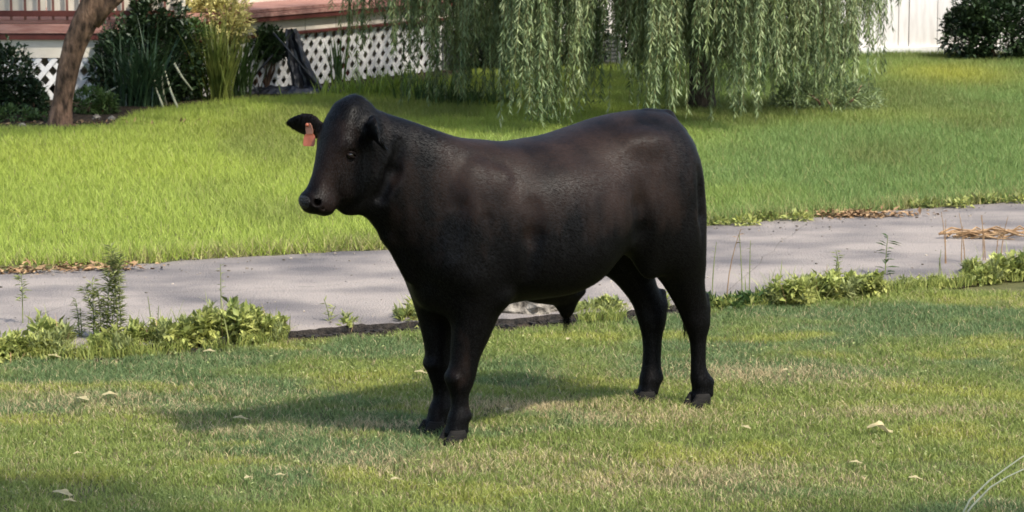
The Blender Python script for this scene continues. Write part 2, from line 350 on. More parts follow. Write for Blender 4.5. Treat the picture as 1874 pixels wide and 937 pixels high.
# grey foundation and white board wall beyond the willow
wall=thing('board_wall',(3.5,30.2,ZU),'white wall of tall vertical boards right of the willow','wall')
W0=Vector((.35,29.75,0)); W1=Vector((8.2,30.7,0)); d=(W1-W0); WL=d.length; d.normalize(); x=0; i=0
while x<WL:
    wd=(.30,.30,.24,.30,.11)[i%5]; e=min(x+wd,WL); plate(W0+d*(x+.004),W0+d*(e-.004),.10,3.1,.03,'board',M['siding'],.004*(i%2),wall); x=e; i+=1
plate(W0,W1,.0,.14,.05,'base_board',M['white'],.03,wall); plate(W0,W1,.0,3.1,.02,'backing',M['grey_metal'],-.04,wall)
F0=Vector((-.7,28.15,0)); F1=Vector((.35,29.4,0))
fnd=thing('foundation_wall',(-.2,28.6,ZU),'low grey block wall half hidden behind the hanging willow strands','wall')
dd=(F1-F0); fl=dd.length; dd.normalize()
for r in range(3):
    x=0 if r%2==0 else -.2
    while x<fl:
        a=max(x,0); e=min(x+.4,fl)
        if e-a>.05: plate(F0+dd*(a+.004),F0+dd*(e-.004),.02+r*.14,.153+r*.14,.1,'block',M['grey_block'],0,fnd)
        x+=.4
upper=thing('side_wall',(-.2,29,ZU),'pale house wall glimpsed above the grey block wall behind willow','wall')
x=0
while x<fl: plate(F0+dd*(x+.003),F0+dd*(min(x+.22,fl)-.003),.45,3.1,.03,'board',M['siding'],-.05,upper); x+=.22
# grey box
p=at(1104,124,ZU); bx=thing('air_conditioner',(p.x,p.y+.15,ZU),'grey metal air conditioner box below the pale wall gap in the willow','air conditioner')
MB().box((0,0,.16),(.34,.26,.26)).build('casing',M['grey_metal'],bx); MB().box((0,0,.302),(.36,.28,.018)).build('lid',M['grey_block'],bx)
for i in range(6): MB().box((0,-.134,.06+i*.038),(.28,.008,.014)).build('louver',M['grey_block'],bx)
MB().box((0,0,.015),(.44,.34,.03)).build('pad',M['stone'],bx)
# ================= VEGETATION =================
def rotu(n):
    v=RNG.normal(size=(n,3)); return v/np.linalg.norm(v,axis=1)[:,None]
def leafmesh(name,P,D,N,ln,wd,cols=None):
    "diamond-shaped folded leaves: P base, D direction, N side reference"
    n=len(P); ln=np.broadcast_to(ln,(n,))[:,None]; wd=np.broadcast_to(wd,(n,))[:,None]
    S=np.cross(D,N); S/=np.linalg.norm(S,axis=1)[:,None]+1e-9; U=np.cross(S,D)
    a=P; b=P+D*ln*.45+S*wd*.5+U*wd*.15; c=P+D*ln-U*ln*.12; d=P+D*ln*.45-S*wd*.5+U*wd*.15
    V=np.stack([a,b,c,d],1).reshape(-1,3); o=np.arange(n)[:,None]*4
    return V,[o+np.array([[0,1,2]]),o+np.array([[0,2,3]])]
def shrub_leaves(name,lobes,n,ln,wd,up=.3,mt=None,parent=None,shell=.55):
    L_=np.array([l[3]*l[4]*l[5] for l in lobes]); pr=L_**(2/3); pr/=pr.sum()
    idx=RNG.choice(len(lobes),n,p=pr); l=np.array(lobes)[idx]; u=rotu(n); r=RNG.uniform(shell,1.05,n)**.7
    r=r*(.78+.44*vnoise(u[:,0]*2+idx,u[:,2]*2+u[:,1],.45,3))
    P=l[:,:3]+u*l[:,3:6]*r[:,None]; P[:,2]=np.maximum(P[:,2],.01)
    D=u*.7+rotu(n)*.7+np.array([0,0,up]); D/=np.linalg.norm(D,axis=1)[:,None]
    V,F=leafmesh(name,P,D,rotu(n)*.6+np.array([0,0,1.]),ln*RNG.uniform(.6,1.3,n),wd*RNG.uniform(.6,1.3,n))
    return link(name,npmesh(name,V,F),mt,parent)
def bush(name,loc,label,lobes,n,ln,wd,mt,cat='shrub',group=None,stems=5,stemmat='bark',up=.3):
    L0=list(lobes)
    for k_ in range(6):
        b_=random.choice(L0); d_=rotu(1)[0]; lobes=lobes+[(b_[0]+d_[0]*b_[3]*.95,b_[1]+d_[1]*b_[4]*.8,abs(b_[2]+d_[2]*b_[5]*.95),b_[3]*.33,b_[4]*.4,b_[5]*.33)]
    t=thing(name,loc,label,cat,group); shrub_leaves('foliage',lobes,n,ln,wd,up,mt,t)
    mb=MB()
    for i in range(stems):
        l=random.choice(lobes); e=Vector((l[0],l[1],l[2])); b=Vector((e.x*.2+random.uniform(-.04,.04),e.y*.2,0))
        mb.tube([b,(b+e)/2+Vector((random.uniform(-.05,.05),0,0)),e],[.014,.01,.005],6)
    mb.build('stem',M[stemmat],t,True); return t
def strap(P,az,L_,w_,arch,n=6,th=0,lean0=.15):
    "arching strap leaf -> verts, quads"
    V=[];p=np.array(P,float); a=lean0; dl=L_/n; s=np.array([-math.sin(az),math.cos(az),0])
    for i in range(n+1):
        t=i/n; ww=w_*(1-t**2.2)*(.6+.8*min(t*3,1))*.7+.0005
        V.append(p-s*ww/2);V.append(p+s*ww/2)
        a+=arch/n; p=p+np.array([math.cos(az)*math.sin(a),math.sin(az)*math.sin(a),math.cos(a)])*dl
    return V,[(2*i,2*i+1,2*i+3,2*i+2) for i in range(n)]
def straps(name,items,mt,parent):
    V=[];F=[]
    for it in items:
        v,f=strap(*it); b=len(V); V+=v; F+=[tuple(b+k for k in q) for q in f]
    me=bpy.data.meshes.new(name); me.from_pydata([tuple(x) for x in V],[],F); me.update(); return link(name,me,mt,parent)
# ---- weeping willow ----
wp=at(1284,203,ZU); wil=thing('willow_tree',(wp.x,wp.y,ZU),'weeping willow with long pale green strands hanging to the lawn','tree')
tr=MB().tube([(0,0,-.05),(.0,0,.15),(-.01,0,.6),(.02,.02,1.3),(.0,.05,2.1),(.03,.05,3.0)],[.14,.11,.10,.095,.09,.07],14,jit=.05); tr.build('trunk',M['willow_bark'],wil,True)
limbs=[]
for i in range(14):
    az=i*2.4+.3; r=random.uniform(1.3,2.7); zt=random.uniform(3.0,3.8); b=Vector((0,.03,random.uniform(1.7,2.8)))
    e=Vector((math.cos(az)*r*1.15-.3,math.sin(az)*r*.8,zt)); m_=(b+e)/2+Vector((0,0,.45)); e2=e+Vector((math.cos(az)*.35,math.sin(az)*.3,-.35))
    MB().tube([b,m_,e,e2],[.05,.035,.02,.008],7).build('limb',M['willow_bark'],wil,True); limbs.append((b,m_,e,e2))
def frond_mesh(ns,Lf,spread,dense):
    V=[];F=[];P=[];D=[];st=MB()
    for s in range(ns):
        x0,y0=random.gauss(0,spread),random.gauss(0,spread); ll=Lf*random.uniform(.62,1.0); ph=random.uniform(0,6); sw=random.uniform(.015,.05)
        pts=[]; nn_=9
        for i in range(nn_+1):
            t=i/nn_; pts.append(Vector((x0*(1+.5*t)+sw*math.sin(ph+t*4),y0*(1+.5*t)+sw*math.cos(ph+t*3),Lf-ll*t if False else -ll*t)))
        st.tube(pts,[.004]*4+[.003]*4+[.002]*2,3,False)
        step=dense; z=0
        while z<ll:
            t=z/ll; k=min(int(t*nn_),nn_-1); f=t*nn_-k; p=pts[k].lerp(pts[k+1],f)
            for q in range(2):
                a=random.uniform(0,6.28); dv=Vector((math.cos(a)*.42,math.sin(a)*.42,-random.uniform(.5,1.1))).normalized()
                P.append(tuple(p));D.append(tuple(dv))
            # side twigs now and then
            z+=step*random.uniform(.6,1.4)
    P=np.array(P);D=np.array(D);n=len(P)
    V,F=leafmesh('l',P,D,rotu(n),RNG.uniform(.05,.085,n),RNG.uniform(.009,.015,n))
    b=len(V); V=np.concatenate([V,np.array(st.v)]); F.append(np.array([f for f in st.f])+b)
    me=npmesh('frond',V,F); me.materials.append(random.choice((M['willow'],M['willow'],M['willow_light']))); me.materials.append(M['twig'])
    mi=np.zeros(len(me.polygons),np.int32); mi[-len(st.f):]=1; me.polygons.foreach_set('material_index',mi); return me
FM=[frond_mesh(random.choice((4,5,6)),2.6,random.uniform(.03,.06),.030) for i in range(12)]
def frond(u,vbot,y,s=1.0):
    p=atd(u,vbot,y); zt=p.z+2.6*s*.97
    o=link('frond',random.choice(FM),None,wil,Vector((p.x,y,zt))-wil.location); o.rotation_euler=(random.gauss(0,.03),random.gauss(0,.03),random.uniform(0,6.28)); o.scale=(random.uniform(.8,1.15),)*2+(s,)
    return o
def clus(u0,u1,v0,v1,y0,y1,n):
    for i in range(n):
        u=random.uniform(u0,u1); t=random.random(); frond(u,v0+(v1-v0)*t,random.uniform(y0,y1),random.uniform(.85,1.05))
clus(650,700,60,150,24.6,25.4,5); clus(700,840,85,185,23.8,25.4,24); clus(640,660,90,130,25,25.4,2)
clus(840,950,100,190,23.6,25.6,32)
clus(945,1015,165,234,22.4,23.0,22); clus(1010,1085,130,225,22.5,23.8,24)
clus(1085,1120,40,80,23.5,24.5,3); clus(1120,1165,70,118,22.8,23.6,8)
clus(1160,1250,100,200,22.8,23.8,28); clus(1195,1235,165,212,22.5,23.0,11)
clus(1240,1310,40,120,22.6,24.2,16); clus(1290,1410,110,218,22.6,23.6,38)
clus(1400,1500,110,190,23,24.6,18); clus(1440,1590,120,212,23.4,24.6,24); clus(1550,1600,60,165,23.8,24.8,4); clus(1590,1630,150,200,23.4,24,1); clus(1635,1665,-10,60,23.8,24.8,1)
clus(860,1090,60,150,25.6,27.2,26);clus(1170,1400,60,160,25.2,27.2,38);clus(1430,1590,60,150,25.6,27.2,12); clus(1100,1160,20,80,25.5,27,2); clus(1180,1560,90,160,27,27.8,14)
# top of the crown above the limbs
lob=[(math.cos(a)*1.6-.2,math.sin(a)*1.3,3.5+random.uniform(-.2,.4),.95,.9,.5) for a in np.linspace(0,5.6,8)]+[(0,0,3.9,1.2,1.0,.5)]
shrub_leaves('crown',lob,16000,.10,.022,-.5,M['willow'],wil)
# grey green undergrowth at the foot of the willow
q=at(1520,215,ZU); bush('willow_undergrowth',(q.x,q.y+.35,ZU),'loose grey green shrub under the right side of willow',[(0,0,.12,.36,.3,.17),(-.25,.1,.1,.2,.2,.15),(.28,.1,.1,.2,.2,.14)],2600,.06,.012,M['willow'],stems=4)
# dark hedge shrubs behind the willow
for (u,v,wd,hh,lb) in ((900,128,.42,.75,'dark green shrub behind the willow nearest the white lattice'),(1010,122,.5,.85,'dark green shrub behind the thickest hanging willow strands'),(1190,116,.34,.8,'dark green shrub behind willow right of the air conditioner'),(1330,114,.5,.95,'dark green shrub behind the willow trunk'),(1470,110,.48,.45,'dark green shrub behind willow next to white board wall')):
    q=at(u,v,ZU); bush('background_shrub',(q.x,q.y-.1,ZU),lb,[(0,0,hh*.5,wd,.4,hh*.55),(-wd*.5,.05,hh*.35,wd*.6,.3,hh*.4),(wd*.5,0,hh*.4,wd*.6,.35,hh*.45)],3800,.07,.035,M['leaf_dark'],group='dark shrubs behind the willow')
# long grass at lattice foot
def tuft(loc,label,n,hh,spread,wl,mt,cat='grass clump',group=None,arch=.9,name='grass_clump'):
    t=thing(name,loc,label,cat,group)
    it=[((random.gauss(0,spread*.5),random.gauss(0,spread*.3),0),random.uniform(0,6.28),hh*random.uniform(.6,1.1),wl*random.uniform(.7,1.2),arch*random.uniform(.4,1.5)) for _ in range(n)]
    tag(straps('blade',it,M[mt],t),kind='stuff'); return t
for k,(u,v,hh,lb) in enumerate(((665,180,.20,'tall light green grass clump at left foot of the willow strands'),(740,176,.26,'tall light green grass clump between lattice and willow'),(815,190,.24,'tall light green grass clump left of the thick willow strand'),(890,196,.18,'tall light green grass clump behind the animal\'s back'))):
    q=at(u,v,ZU); tuft((q.x,q.y,ZU),lb,240,hh*1.2,.42,.012,'leaf_bright' if k<2 else 'leaf_mid',group='grass clumps by the willow',arch=.6)
# ---- leaning tree at left ----
q=at(112,236,ZU); lt=thing('leaning_tree',(q.x,q.y,ZU),'brown barked tree leaning right and forking by the deck','tree')
def off(u,v,dy=0): p=atd(u,v,q.y+dy); return p-lt.location
MB().tube([off(110,243),off(110,225),off(115,180),off(124,130),off(138,80),off(155,40),off(172,5),off(184,-40)],[.135,.098,.080,.084,.09,.10,.105,.08],16,jit=.07).build('trunk',M['bark'],lt,True)
MB().tube([off(184,-20),off(176,-140),off(190,-330),off(150,-560)],[.085,.07,.05,.02],12,jit=.05).build('limb',M['bark'],lt,True)
MB().tube([off(168,40),off(192,12),off(222,-15),off(260,-70),off(330,-260)],[.075,.066,.062,.05,.02],12,jit=.05).build('limb',M['bark'],lt,True)
MB().tube([off(170,20),off(160,-10),off(150,-60),off(60,-200)],[.04,.035,.03,.012],8,jit=.05).build('limb',M['bark'],lt,True)
lob=[(x_,y_,z_,r_,r_*.9,r_*.55) for x_,y_,z_,r_ in ((.3,-.2,2.6,.9),(1.3,-.6,2.5,.9),(-.9,-.3,2.7,.9),(.4,-1.2,2.7,.9),(1.9,.1,2.9,.8),(.2,.5,3.3,1.0),(-1.8,-.6,2.6,.7),(1.2,-1.5,2.8,.7))]
shrub_leaves('crown',lob,9000,.09,.05,.0,M['leaf_mid'],lt,.2)
MB().tube([off(120,243),off(135,232),off(160,236)],[.04,.03,.012],8,jit=.1).build('root',M['bark'],lt,True)
# shrubs left
def bpx(u,v,label,lobes,n,ln,wd,mt,name='shrub',**k):
    q=at(u,v,ZU); return bush(name,(q.x,q.y,ZU),label,lobes,n,ln,wd,M[mt],**k)
bpx(18,212,'dark dense shrub at the left edge before the deck',[(0,0,.30,.22,.22,.30),(-.25,0,.34,.28,.25,.34),(.08,.05,.16,.2,.2,.18)],5200,.05,.028,'leaf_dark')
bpx(-60,225,'low brown green ground plant at far left of the bed',[(0,0,.07,.3,.2,.09),(.35,-.05,.06,.25,.15,.07)],1500,.05,.02,'leaf_mid')
bpx(262,196,'dark evergreen shrub right of the leaning tree',[(0,.25,.42,.33,.25,.40),(-.2,.2,.34,.25,.22,.34),(.22,.25,.36,.25,.22,.36),(0,.1,.18,.34,.2,.2),(.1,.3,.75,.25,.22,.2)],9500,.055,.028,'leaf_dark')
bpx(372,180,'yellow flecked cream leaved shrub behind the spiky plants',[(0,.1,.60,.32,.2,.34),(-.22,.0,.66,.22,.2,.30),(.18,.0,.70,.24,.2,.26)],4800,.07,.022,'leaf_cream')
bpx(330,190,'low mid green shrub between the two spiky plants',[(0,.1,.28,.22,.2,.28),(.12,.15,.5,.16,.15,.22)],2600,.05,.024,'leaf_mid')
bpx(488,172,'dark green shrub overhanging the black tarp by the lattice',[(-.05,.1,.45,.19,.18,.14),(.07,.05,.42,.14,.14,.12),(-.2,.1,.36,.14,.15,.16)],3300,.05,.03,'leaf_dark',stems=7)
bpx(600,120,'thin upright plant growing against the white lattice',[(0,0,.3,.05,.05,.28)],160,.05,.02,'leaf_mid',stems=2)
# dark strap leaved plant and bright iris
q=at(268,200,ZU); t=thing('strap_leaf_plant',(q.x,q.y,ZU),'dark green strap leaved plant with pale bare stems','plant')
straps('leaf',[((random.gauss(0,.07),random.gauss(0,.05),0),random.uniform(0,6.28),random.uniform(.5,.85),random.uniform(.014,.024),random.uniform(.3,1.3)) for _ in range(150)],M['yucca'],t)
for (u0,v0,u1,v1) in ((253,188,236,110),(301,203,279,128),(306,198,296,140),(328,204,302,130),(318,115,352,165),(150,196,232,150)):
    a=at(u0,v0,ZU)-t.location if v0>170 else atd(u0,v0,q.y)-t.location; b=atd(u1,v1,q.y-.02)-t.location
    MB().tube([a,(a+b)/2+Vector((-.012,0,0)),b],[.011,.010,.006],6).build('stem',M['stalk'],t,True)
def iris(u,v,label,n,hh,sp,mt,arch):
    q=at(u,v,ZU); t=thing('iris_clump',(q.x,q.y,ZU),label,'plant')
    straps('leaf',[((random.gauss(0,sp),random.gauss(0,.06),0),random.uniform(0,6.28),hh*random.uniform(.6,1.1),random.uniform(.014,.024),arch*random.uniform(.2,1.4)) for _ in range(n)],M[mt],t)
iris(402,190,'bright yellow green spiky iris clump in the bed',120,.82,.05,'iris',.42)
iris(440,180,'green iris clump leaning right beside the black tarp',70,.75,.05,'leaf_mid',.6)
iris(232,200,'second dark iris clump leaning over the mulch near the leaning tree',60,.7,.06,'yucca',.8)
iris(618,168,'narrow green iris clump in front of the lattice',26,.62,.025,'leaf_mid',.25)
bpx(66,214,'small dark leafy plant before the lattice left of the leaning tree',[(0,0,.13,.10,.1,.14)],700,.05,.022,'leaf_dark')
bpx(165,214,'low dark fern like plant right of the leaning tree trunk',[(0,0,.12,.14,.1,.12),(.12,0,.08,.1,.1,.09)],1000,.06,.016,'leaf_mid')
# right dark shrub
bpx(1830,112,'big dark round shrub at the right before the white wall',[(0,0,.32,.45,.35,.36),(-.33,0,.26,.28,.3,.26),(.4,0,.38,.4,.35,.40),(-.15,0,.5,.3,.3,.25),(-.42,.05,.4,.15,.15,.14)],11000,.055,.032,'leaf_dark')
# hedge beyond everything is hidden; black tarp heap
q=at(520,176,ZU); tp=thing('black_tarp',(q.x,q.y,ZU),'crumpled black tarp draped down and spread before the white lattice','tarp')
V=[];F=[];nu,nv=26,16
for j in range(nv):
    for i in range(nu):
        s_=i/(nu-1); r_=j/(nv-1); x=-.42+1.02*s_; y=-.10+.30*r_; z=.02+.055*vnoise(x*1.0,y,.07,3)+.03*vnoise(x,y,.03,8)
        z*=min(1,5*s_,5*(1-s_),6*r_+.1); V.append((x,y,z+.005)); 
for j in range(nv-1):
    for i in range(nu-1): a=j*nu+i; F.append((a,a+1,a+nu+1,a+nu))
sheet=bpy.data.meshes.new('ground_sheet'); sheet.from_pydata(V,[],F); link('ground_sheet',sheet,M['tarp'],tp)
V=[];F=[];nu,nv=16,14
for j in range(nv):
    t_=j/(nv-1); cx=.06+.16*(1-t_)**1.4; hw=.05+.09*(1-t_)
    for i in range(nu):
        s_=i/(nu-1); x=cx+hw*(2*s_-1)+.01*random.uniform(-1,1); y=.06-.05*math.sin(s_*math.pi*3+t_)*(1-t_*.5)+.10*t_; V.append((x,y,.02+.56*t_+.01*random.random()))
for j in range(nv-1):
    for i in range(nu-1): a=j*nu+i; F.append((a,a+1,a+nu+1,a+nu))
sheet=bpy.data.meshes.new('hanging_fold'); sheet.from_pydata(V,[],F); link('hanging_fold',sheet,M['tarp'],tp)
for k,(u0,v0,u1,v1) in enumerate(((430,118,470,165),(445,165,500,100),(500,60,590,168))):
    a=atd(u0,v0,q.y-.08)-tp.location; b=atd(u1,v1,q.y-.08)-tp.location; MB().tube([a,(a+b)/2+Vector((0,0,.01)),b],.009,6).build('pole',M['tarp'] if k else M['grey_metal'],tp,True)
# shade tree behind the viewer's right
st=thing('shade_tree',(3.4,6.6,0),'tall leafy tree out of frame shading the front lawn','tree')
MB().tube([(0,0,-.1),(.02,0,1),(.0,.05,2.5),(-.1,.1,4.2),(-.2,.1,5.8)],[.24,.17,.15,.12,.06],14,jit=.04).build('trunk',M['bark'],st,True)
SH=[]
for (sx,sy,rx,ry) in ((-2.45,10.9,.8,.48),(-1.75,10.95,.42,.22),(-3.3,10.4,.9,.6),(-1.3,10.4,.45,.25),(-.3,10.15,.5,.22),(.6,10.3,.5,.2),(1.5,10.42,.55,.24),(2.3,10.4,.6,.3),(1.0,9.6,1.2,.7),(-.9,9.5,1.4,.8),(-2.6,9.4,1.3,.8)):
    z_=5.4+random.uniform(-.3,.3); SH.append((sx+z_*SUN.x/SUN.z-3.4,sy+z_*SUN.y/SUN.z-6.6,z_,rx,ry,.22))
for l_ in SH: MB().tube([(-.05,.08,3.2),(l_[0]*.5,l_[1]*.5,4.6),l_[:3]],[.07,.045,.015],8).build('limb',M['bark'],st,True)
shrub_leaves('crown',SH,8500,.13,.08,0,M['leaf_mid'],st,.1)
# ================= WEEDS ALONG THE DRIVEWAY =================
def weed(u,v,label,wd,hh,n,mt='leaf_weed',ln=.055,lw=.026,blades_=30,group='weed clumps along the driveway edge'):
    q=at(u,v,0); t=thing('weed_clump',(q.x,q.y,0),label,'weeds',group)
    lob=[(random.uniform(-wd,wd),random.uniform(-.07,.07),hh*random.uniform(.15,.75),wd*random.uniform(.18,.5),.08,hh*random.uniform(.35,.6)) for _ in range(6)]+[(0,0,hh*.35,wd*1.0,.09,hh*.4)]
    shrub_leaves('foliage',lob,int(n*1.9),ln*.85,lw*1.0,.15,M[mt],t,.1)
    o2={'leaf_weed':'leaf_olive','leaf_mid':'leaf_weed'}.get(mt,mt)
    lob2=[(random.uniform(-wd,wd)*1.25,random.uniform(-.09,.07),hh*random.uniform(.15,.8),wd*random.uniform(.15,.35),.07,hh*random.uniform(.2,.45)) for _ in range(5)]
    shrub_leaves('side_foliage',lob2,int(n*.8),ln*.7,lw*.55,.8,M[o2],t,.1)
    bl=[((random.gauss(0,wd*.7),random.gauss(0,.04),0),random.uniform(0,6.28),hh*random.uniform(.7,1.9),.006,random.uniform(.2,1.4)) for _ in range(int(blades_*1.6))]
    dl=[((random.gauss(0,wd*.6),random.gauss(0,.04),0),random.uniform(0,6.28),hh*random.uniform(.8,1.7),.005,random.uniform(.2,1.6)) for _ in range(9)]
    tag(straps('dead_blade',dl,M['dry'],t),kind='stuff')
    if bl: tag(straps('blade',bl,M[mt],t),kind='stuff')
    return t
weed(50,655,'broad leaved weed clump at the left end of driveway edge',.16,.11,520)
weed(-30,668,'weed clump cut off by the left picture edge',.12,.11,350)
weed(95,640,'upright leafy weed left of the bare soil gap',.07,.13,220,ln=.08,lw=.03)
weed(205,648,'low green weed clump under the tall feathery stems',.10,.09,330)
weed(275,640,'yellow green weed clump right of the feathery stems',.10,.12,420)
weed(345,635,'bushy weed clump with round leaf in shade',.12,.14,620)
weed(420,628,'tallest bright bushy weed clump left of the animal',.11,.17,620)
weed(485,622,'bright weed clump ending the left row',.07,.12,360)
weed(640,606,'tiny pale weed sprig beside the broken driveway edge',.03,.06,50,blades_=10)
weed(750,598,'weed clump touching the animal\'s foreleg in view',.05,.10,150)
weed(1090,578,'green weed clump seen under the belly',.11,.07,380)
weed(1190,570,'weed clump seen between the hind legs',.08,.06,200)
weed(1335,568,'low olive weeds right of the hind leg',.12,.06,330,'leaf_mid')
weed(1395,560,'small dark weeds beside tall grassy clump',.06,.05,200,'leaf_mid')
weed(1440,560,'tall grassy weed clump right of the animal',.10,.13,320,blades_=110)
weed(1520,550,'bright yellow green bushy weed clump in the right row',.10,.12,560)
weed(1580,542,'bright weed clump below the tall leafy stem',.09,.10,480)
weed(1690,528,'sparse low weeds between the two right clumps',.12,.04,200)
weed(1800,517,'rounded bright weed clump near the right edge',.10,.11,480)
weed(1860,510,'bright weed clump at the right picture edge',.10,.13,500)
for (u,v,l_) in ((1330,412,'small pale leafed weeds on far driveway edge right of the animal'),(1430,404,'pale leafed weeds at far driveway edge near brown litter'),(1720,380,'small weeds on the far driveway edge above the dry branch'),(1830,372,'small weeds at right end of far driveway edge')):
    q=at(u,v,ZU); t=thing('edge_weed',(q.x,q.y,ZU),l_,'weeds','small weeds on the far edge'); shrub_leaves('foliage',[(-.1,0,.02,.12,.04,.03),(.12,0,.02,.1,.04,.03)],150,.04,.025,.4,M['leaf_weed'],t,.1)
X=RNG.uniform(-2.9,3.2,9000); Y=np.interp(X,NX,NY)-RNG.uniform(-.02,.16,9000); U=937+FPX*X/Y
m=((U<520)|((U>1060)&(U<1150))|(U>1300))&(fbm(X,Y,.12,55)>.35); X,Y=X[m],Y[m]; n=len(X)
cc=mix(np.tile(np.array([.17,.22,.05]),(n,1)),np.tile(np.array([.33,.34,.09]),(n,1)),RNG.random(n))
tag(link('verge_grass',blades('verge_grass',X,Y,X*0+.01,RNG.uniform(.03,.085,n),RNG.uniform(.004,.008,n),cc,.9),M['blade']),'ragged grass fringe along the near driveway edge',kind='stuff')
def stem_weed(u,v,vt,label,mt,ln,lw,nl,lean=0,ns=1,start=.15,wid=.0,group='tall thin weeds'):
    q=at(u,v,0); t=thing('tall_weed',(q.x,q.y,0),label,'weeds',group); H_=(v-vt)/FPX*q.y
    P=[];D=[]
    for s in range(ns):
        x0=random.uniform(-wid,wid); ln_=lean+random.uniform(-.04,.04)*(ns>1); hh=H_*random.uniform(.75,1) if s else H_
        pts=[Vector((x0+ln_*f*f,.01*math.sin(f*3),hh*f)) for f in np.linspace(0,1,6)]
        MB().tube(pts,[.0035,.003,.003,.0025,.002,.0015],5).build('stem',M['leaf_olive'] if mt!='dry' else M['dry'],t)
        for i in range(nl):
            f=start+(1-start)*i/nl; k=min(int(f*5),4); p=pts[k].lerp(pts[k+1],f*5-k); a=random.uniform(0,6.28)
            P.append(tuple(p));D.append(Vector((math.cos(a),math.sin(a)*.6,random.uniform(-.1,.7))).normalized())
    if P:
        n=len(P);V,F=leafmesh('x',np.array(P),np.array([tuple(d_) for d_ in D]),rotu(n)*.3+np.array([0,0,1.]),ln*RNG.uniform(.6,1.2,n),lw*RNG.uniform(.7,1.2,n)); link('leaf',npmesh('leaf',V,F),M[mt],t)
stem_weed(42,612,500,'tall thin weed with leafy tip at far left','leaf_olive',.05,.012,34,.0,1,.55)
stem_weed(206,640,445,'tallest feathery weed with fine pale leaves','leaf_olive',.055,.010,150,.01,3,.1,.035)
stem_weed(222,640,465,'feathery weed standing close right of the tallest one','leaf_olive',.045,.008,90,-.01,1,.1)
stem_weed(172,640,510,'shorter feathery weed left of the tallest one','leaf_olive',.055,.010,90,-.03,3,.1,.045)
stem_weed(145,636,545,'wispy pale weed above the bare soil gap','leaf_olive',.04,.008,50,-.01,2,.1,.04)
stem_weed(405,600,480,'thin pale seed stalk above the bushy weeds','leaf_olive',.03,.006,14,.0,1,.5)
stem_weed(282,630,540,'pair of thin bare stalks left of the bushy weeds','leaf_olive',.02,.005,6,.01,2,.5,.02)
stem_weed(598,606,545,'thin grass sprig on the driveway edge left of forelegs','leaf_weed',.05,.007,10,.0,2,.2,.02)
stem_weed(1303,560,440,'thin bent stalk hugging the hind leg outline','leaf_olive',.02,.004,5,.02,1,.6)
stem_weed(1330,560,415,'long slanting thin stalk right of hind legs','dry',.03,.005,10,.07,1,.8)
stem_weed(1365,560,425,'two upright thin stalks on the driveway edge','leaf_olive',.02,.005,8,.0,2,.5,.02)
stem_weed(1620,520,428,'leafy stem with narrow pointed leaves in right row','leaf_mid',.07,.014,22,.01,1,.15)
stem_weed(1540,545,455,'pale wispy weed above bright clump','leaf_weed',.04,.008,26,.0,2,.3,.03)
stem_weed(1725,528,455,'thin curved stalk below the dry branch','leaf_olive',.02,.005,6,-.03,2,.5,.03)
for i,(u,l_) in enumerate(((1735,'leftmost dry upright stalk at the dry branch'),(1765,'second dry upright stalk at the dry branch'),(1805,'third dry upright stalk at the dry branch'),(1825,'rightmost dry upright stalk at the dry branch'))): stem_weed(u,500-i*3,385+i*3,l_,'dry',.02,.005,6,random.uniform(-.02,.02),2,.5,.02,'dry stalks beside the branch')
# dry branch heap on the driveway
q=at(1790,440,ZU); t=thing('dry_branch',(q.x,q.y,ZU+.015),'dry orange brown branch lying on the driveway at right','branch')
for k in range(26):
    x0=random.uniform(-.25,.15); L_=random.uniform(.12,.32); sl_=random.uniform(-.12,.22); z0=random.uniform(0,.03)
    pts=[Vector((x0+L_*f,random.uniform(-.01,.01)+sl_*f,z0+.05*math.sin(math.pi*f)*random.random())) for f in (0,.3,.6,1)]
    MB().tube(pts,[.007,.006,.005,.002],5,jit=.1).build('twig',M['dry'],t)
# leaf litter
def litter(u,v,w_,d_,n,label,z=ZU):
    q=at(u,v,z); P=np.stack([RNG.normal(0,w_,n),RNG.normal(0,d_,n),RNG.uniform(.0,.035,n)],1); D=rotu(n)*np.array([1,1,.3]); D/=np.linalg.norm(D,axis=1)[:,None]
    V,F=leafmesh('leaf_litter',P,D,rotu(n)*.5+np.array([0,0,1.]),RNG.uniform(.03,.07,n),RNG.uniform(.012,.03,n))
    o=link('leaf_litter',npmesh('leaf_litter',V,F),M['dry'],None,(q.x,q.y,z)); tag(o,label,'leaf litter',kind='stuff')
litter(1575,396,.16,.05,330,'brown dry leaf litter along the far driveway edge')
litter(170,494,.14,.04,160,'tan dry leaf litter on the driveway edge at left')
litter(40,500,.12,.03,110,'reddish dry litter at the far left driveway edge')
litter(130,232,.6,.10,500,'brown litter on the mulch under the leaning tree')
# stones
def stone(loc,s,label,seed,group=None):
    import bmesh
    bm=bmesh.new(); bmesh.ops.create_icosphere(bm,subdivisions=3,radius=1)
    for v in bm.verts:
        c=v.co; k=.75+.5*float(vnoise(c.x+seed,c.y+c.z*1.7,.5,seed))+.25*float(vnoise(c.x*2+c.z,c.y+seed,.35,seed+3))-.1
        v.co=Vector((c.x*s[0]*k,c.y*s[1]*k,c.z*s[2]*k))
    for v in bm.verts:
        c=v.co; v.co=c*(1+.16*(float(vnoise(c.x+c.z*1.3,c.y-c.z,s[0]*.22,seed+5))-.5)*2)
    me=bpy.data.meshes.new('stone'); bm.to_mesh(me); bm.free(); o=link('stone',me,M['stone'],None,loc); tag(o,label,'stone',group)
q=at(962,586); stone((q.x,q.y-.02,.035),(.155,.075,.085),'rough pale grey stone under the belly at driveway edge',1)
q=at(905,590); stone((q.x,q.y,.015),(.05,.04,.035),'small dark stone left of the rough pale one',2)
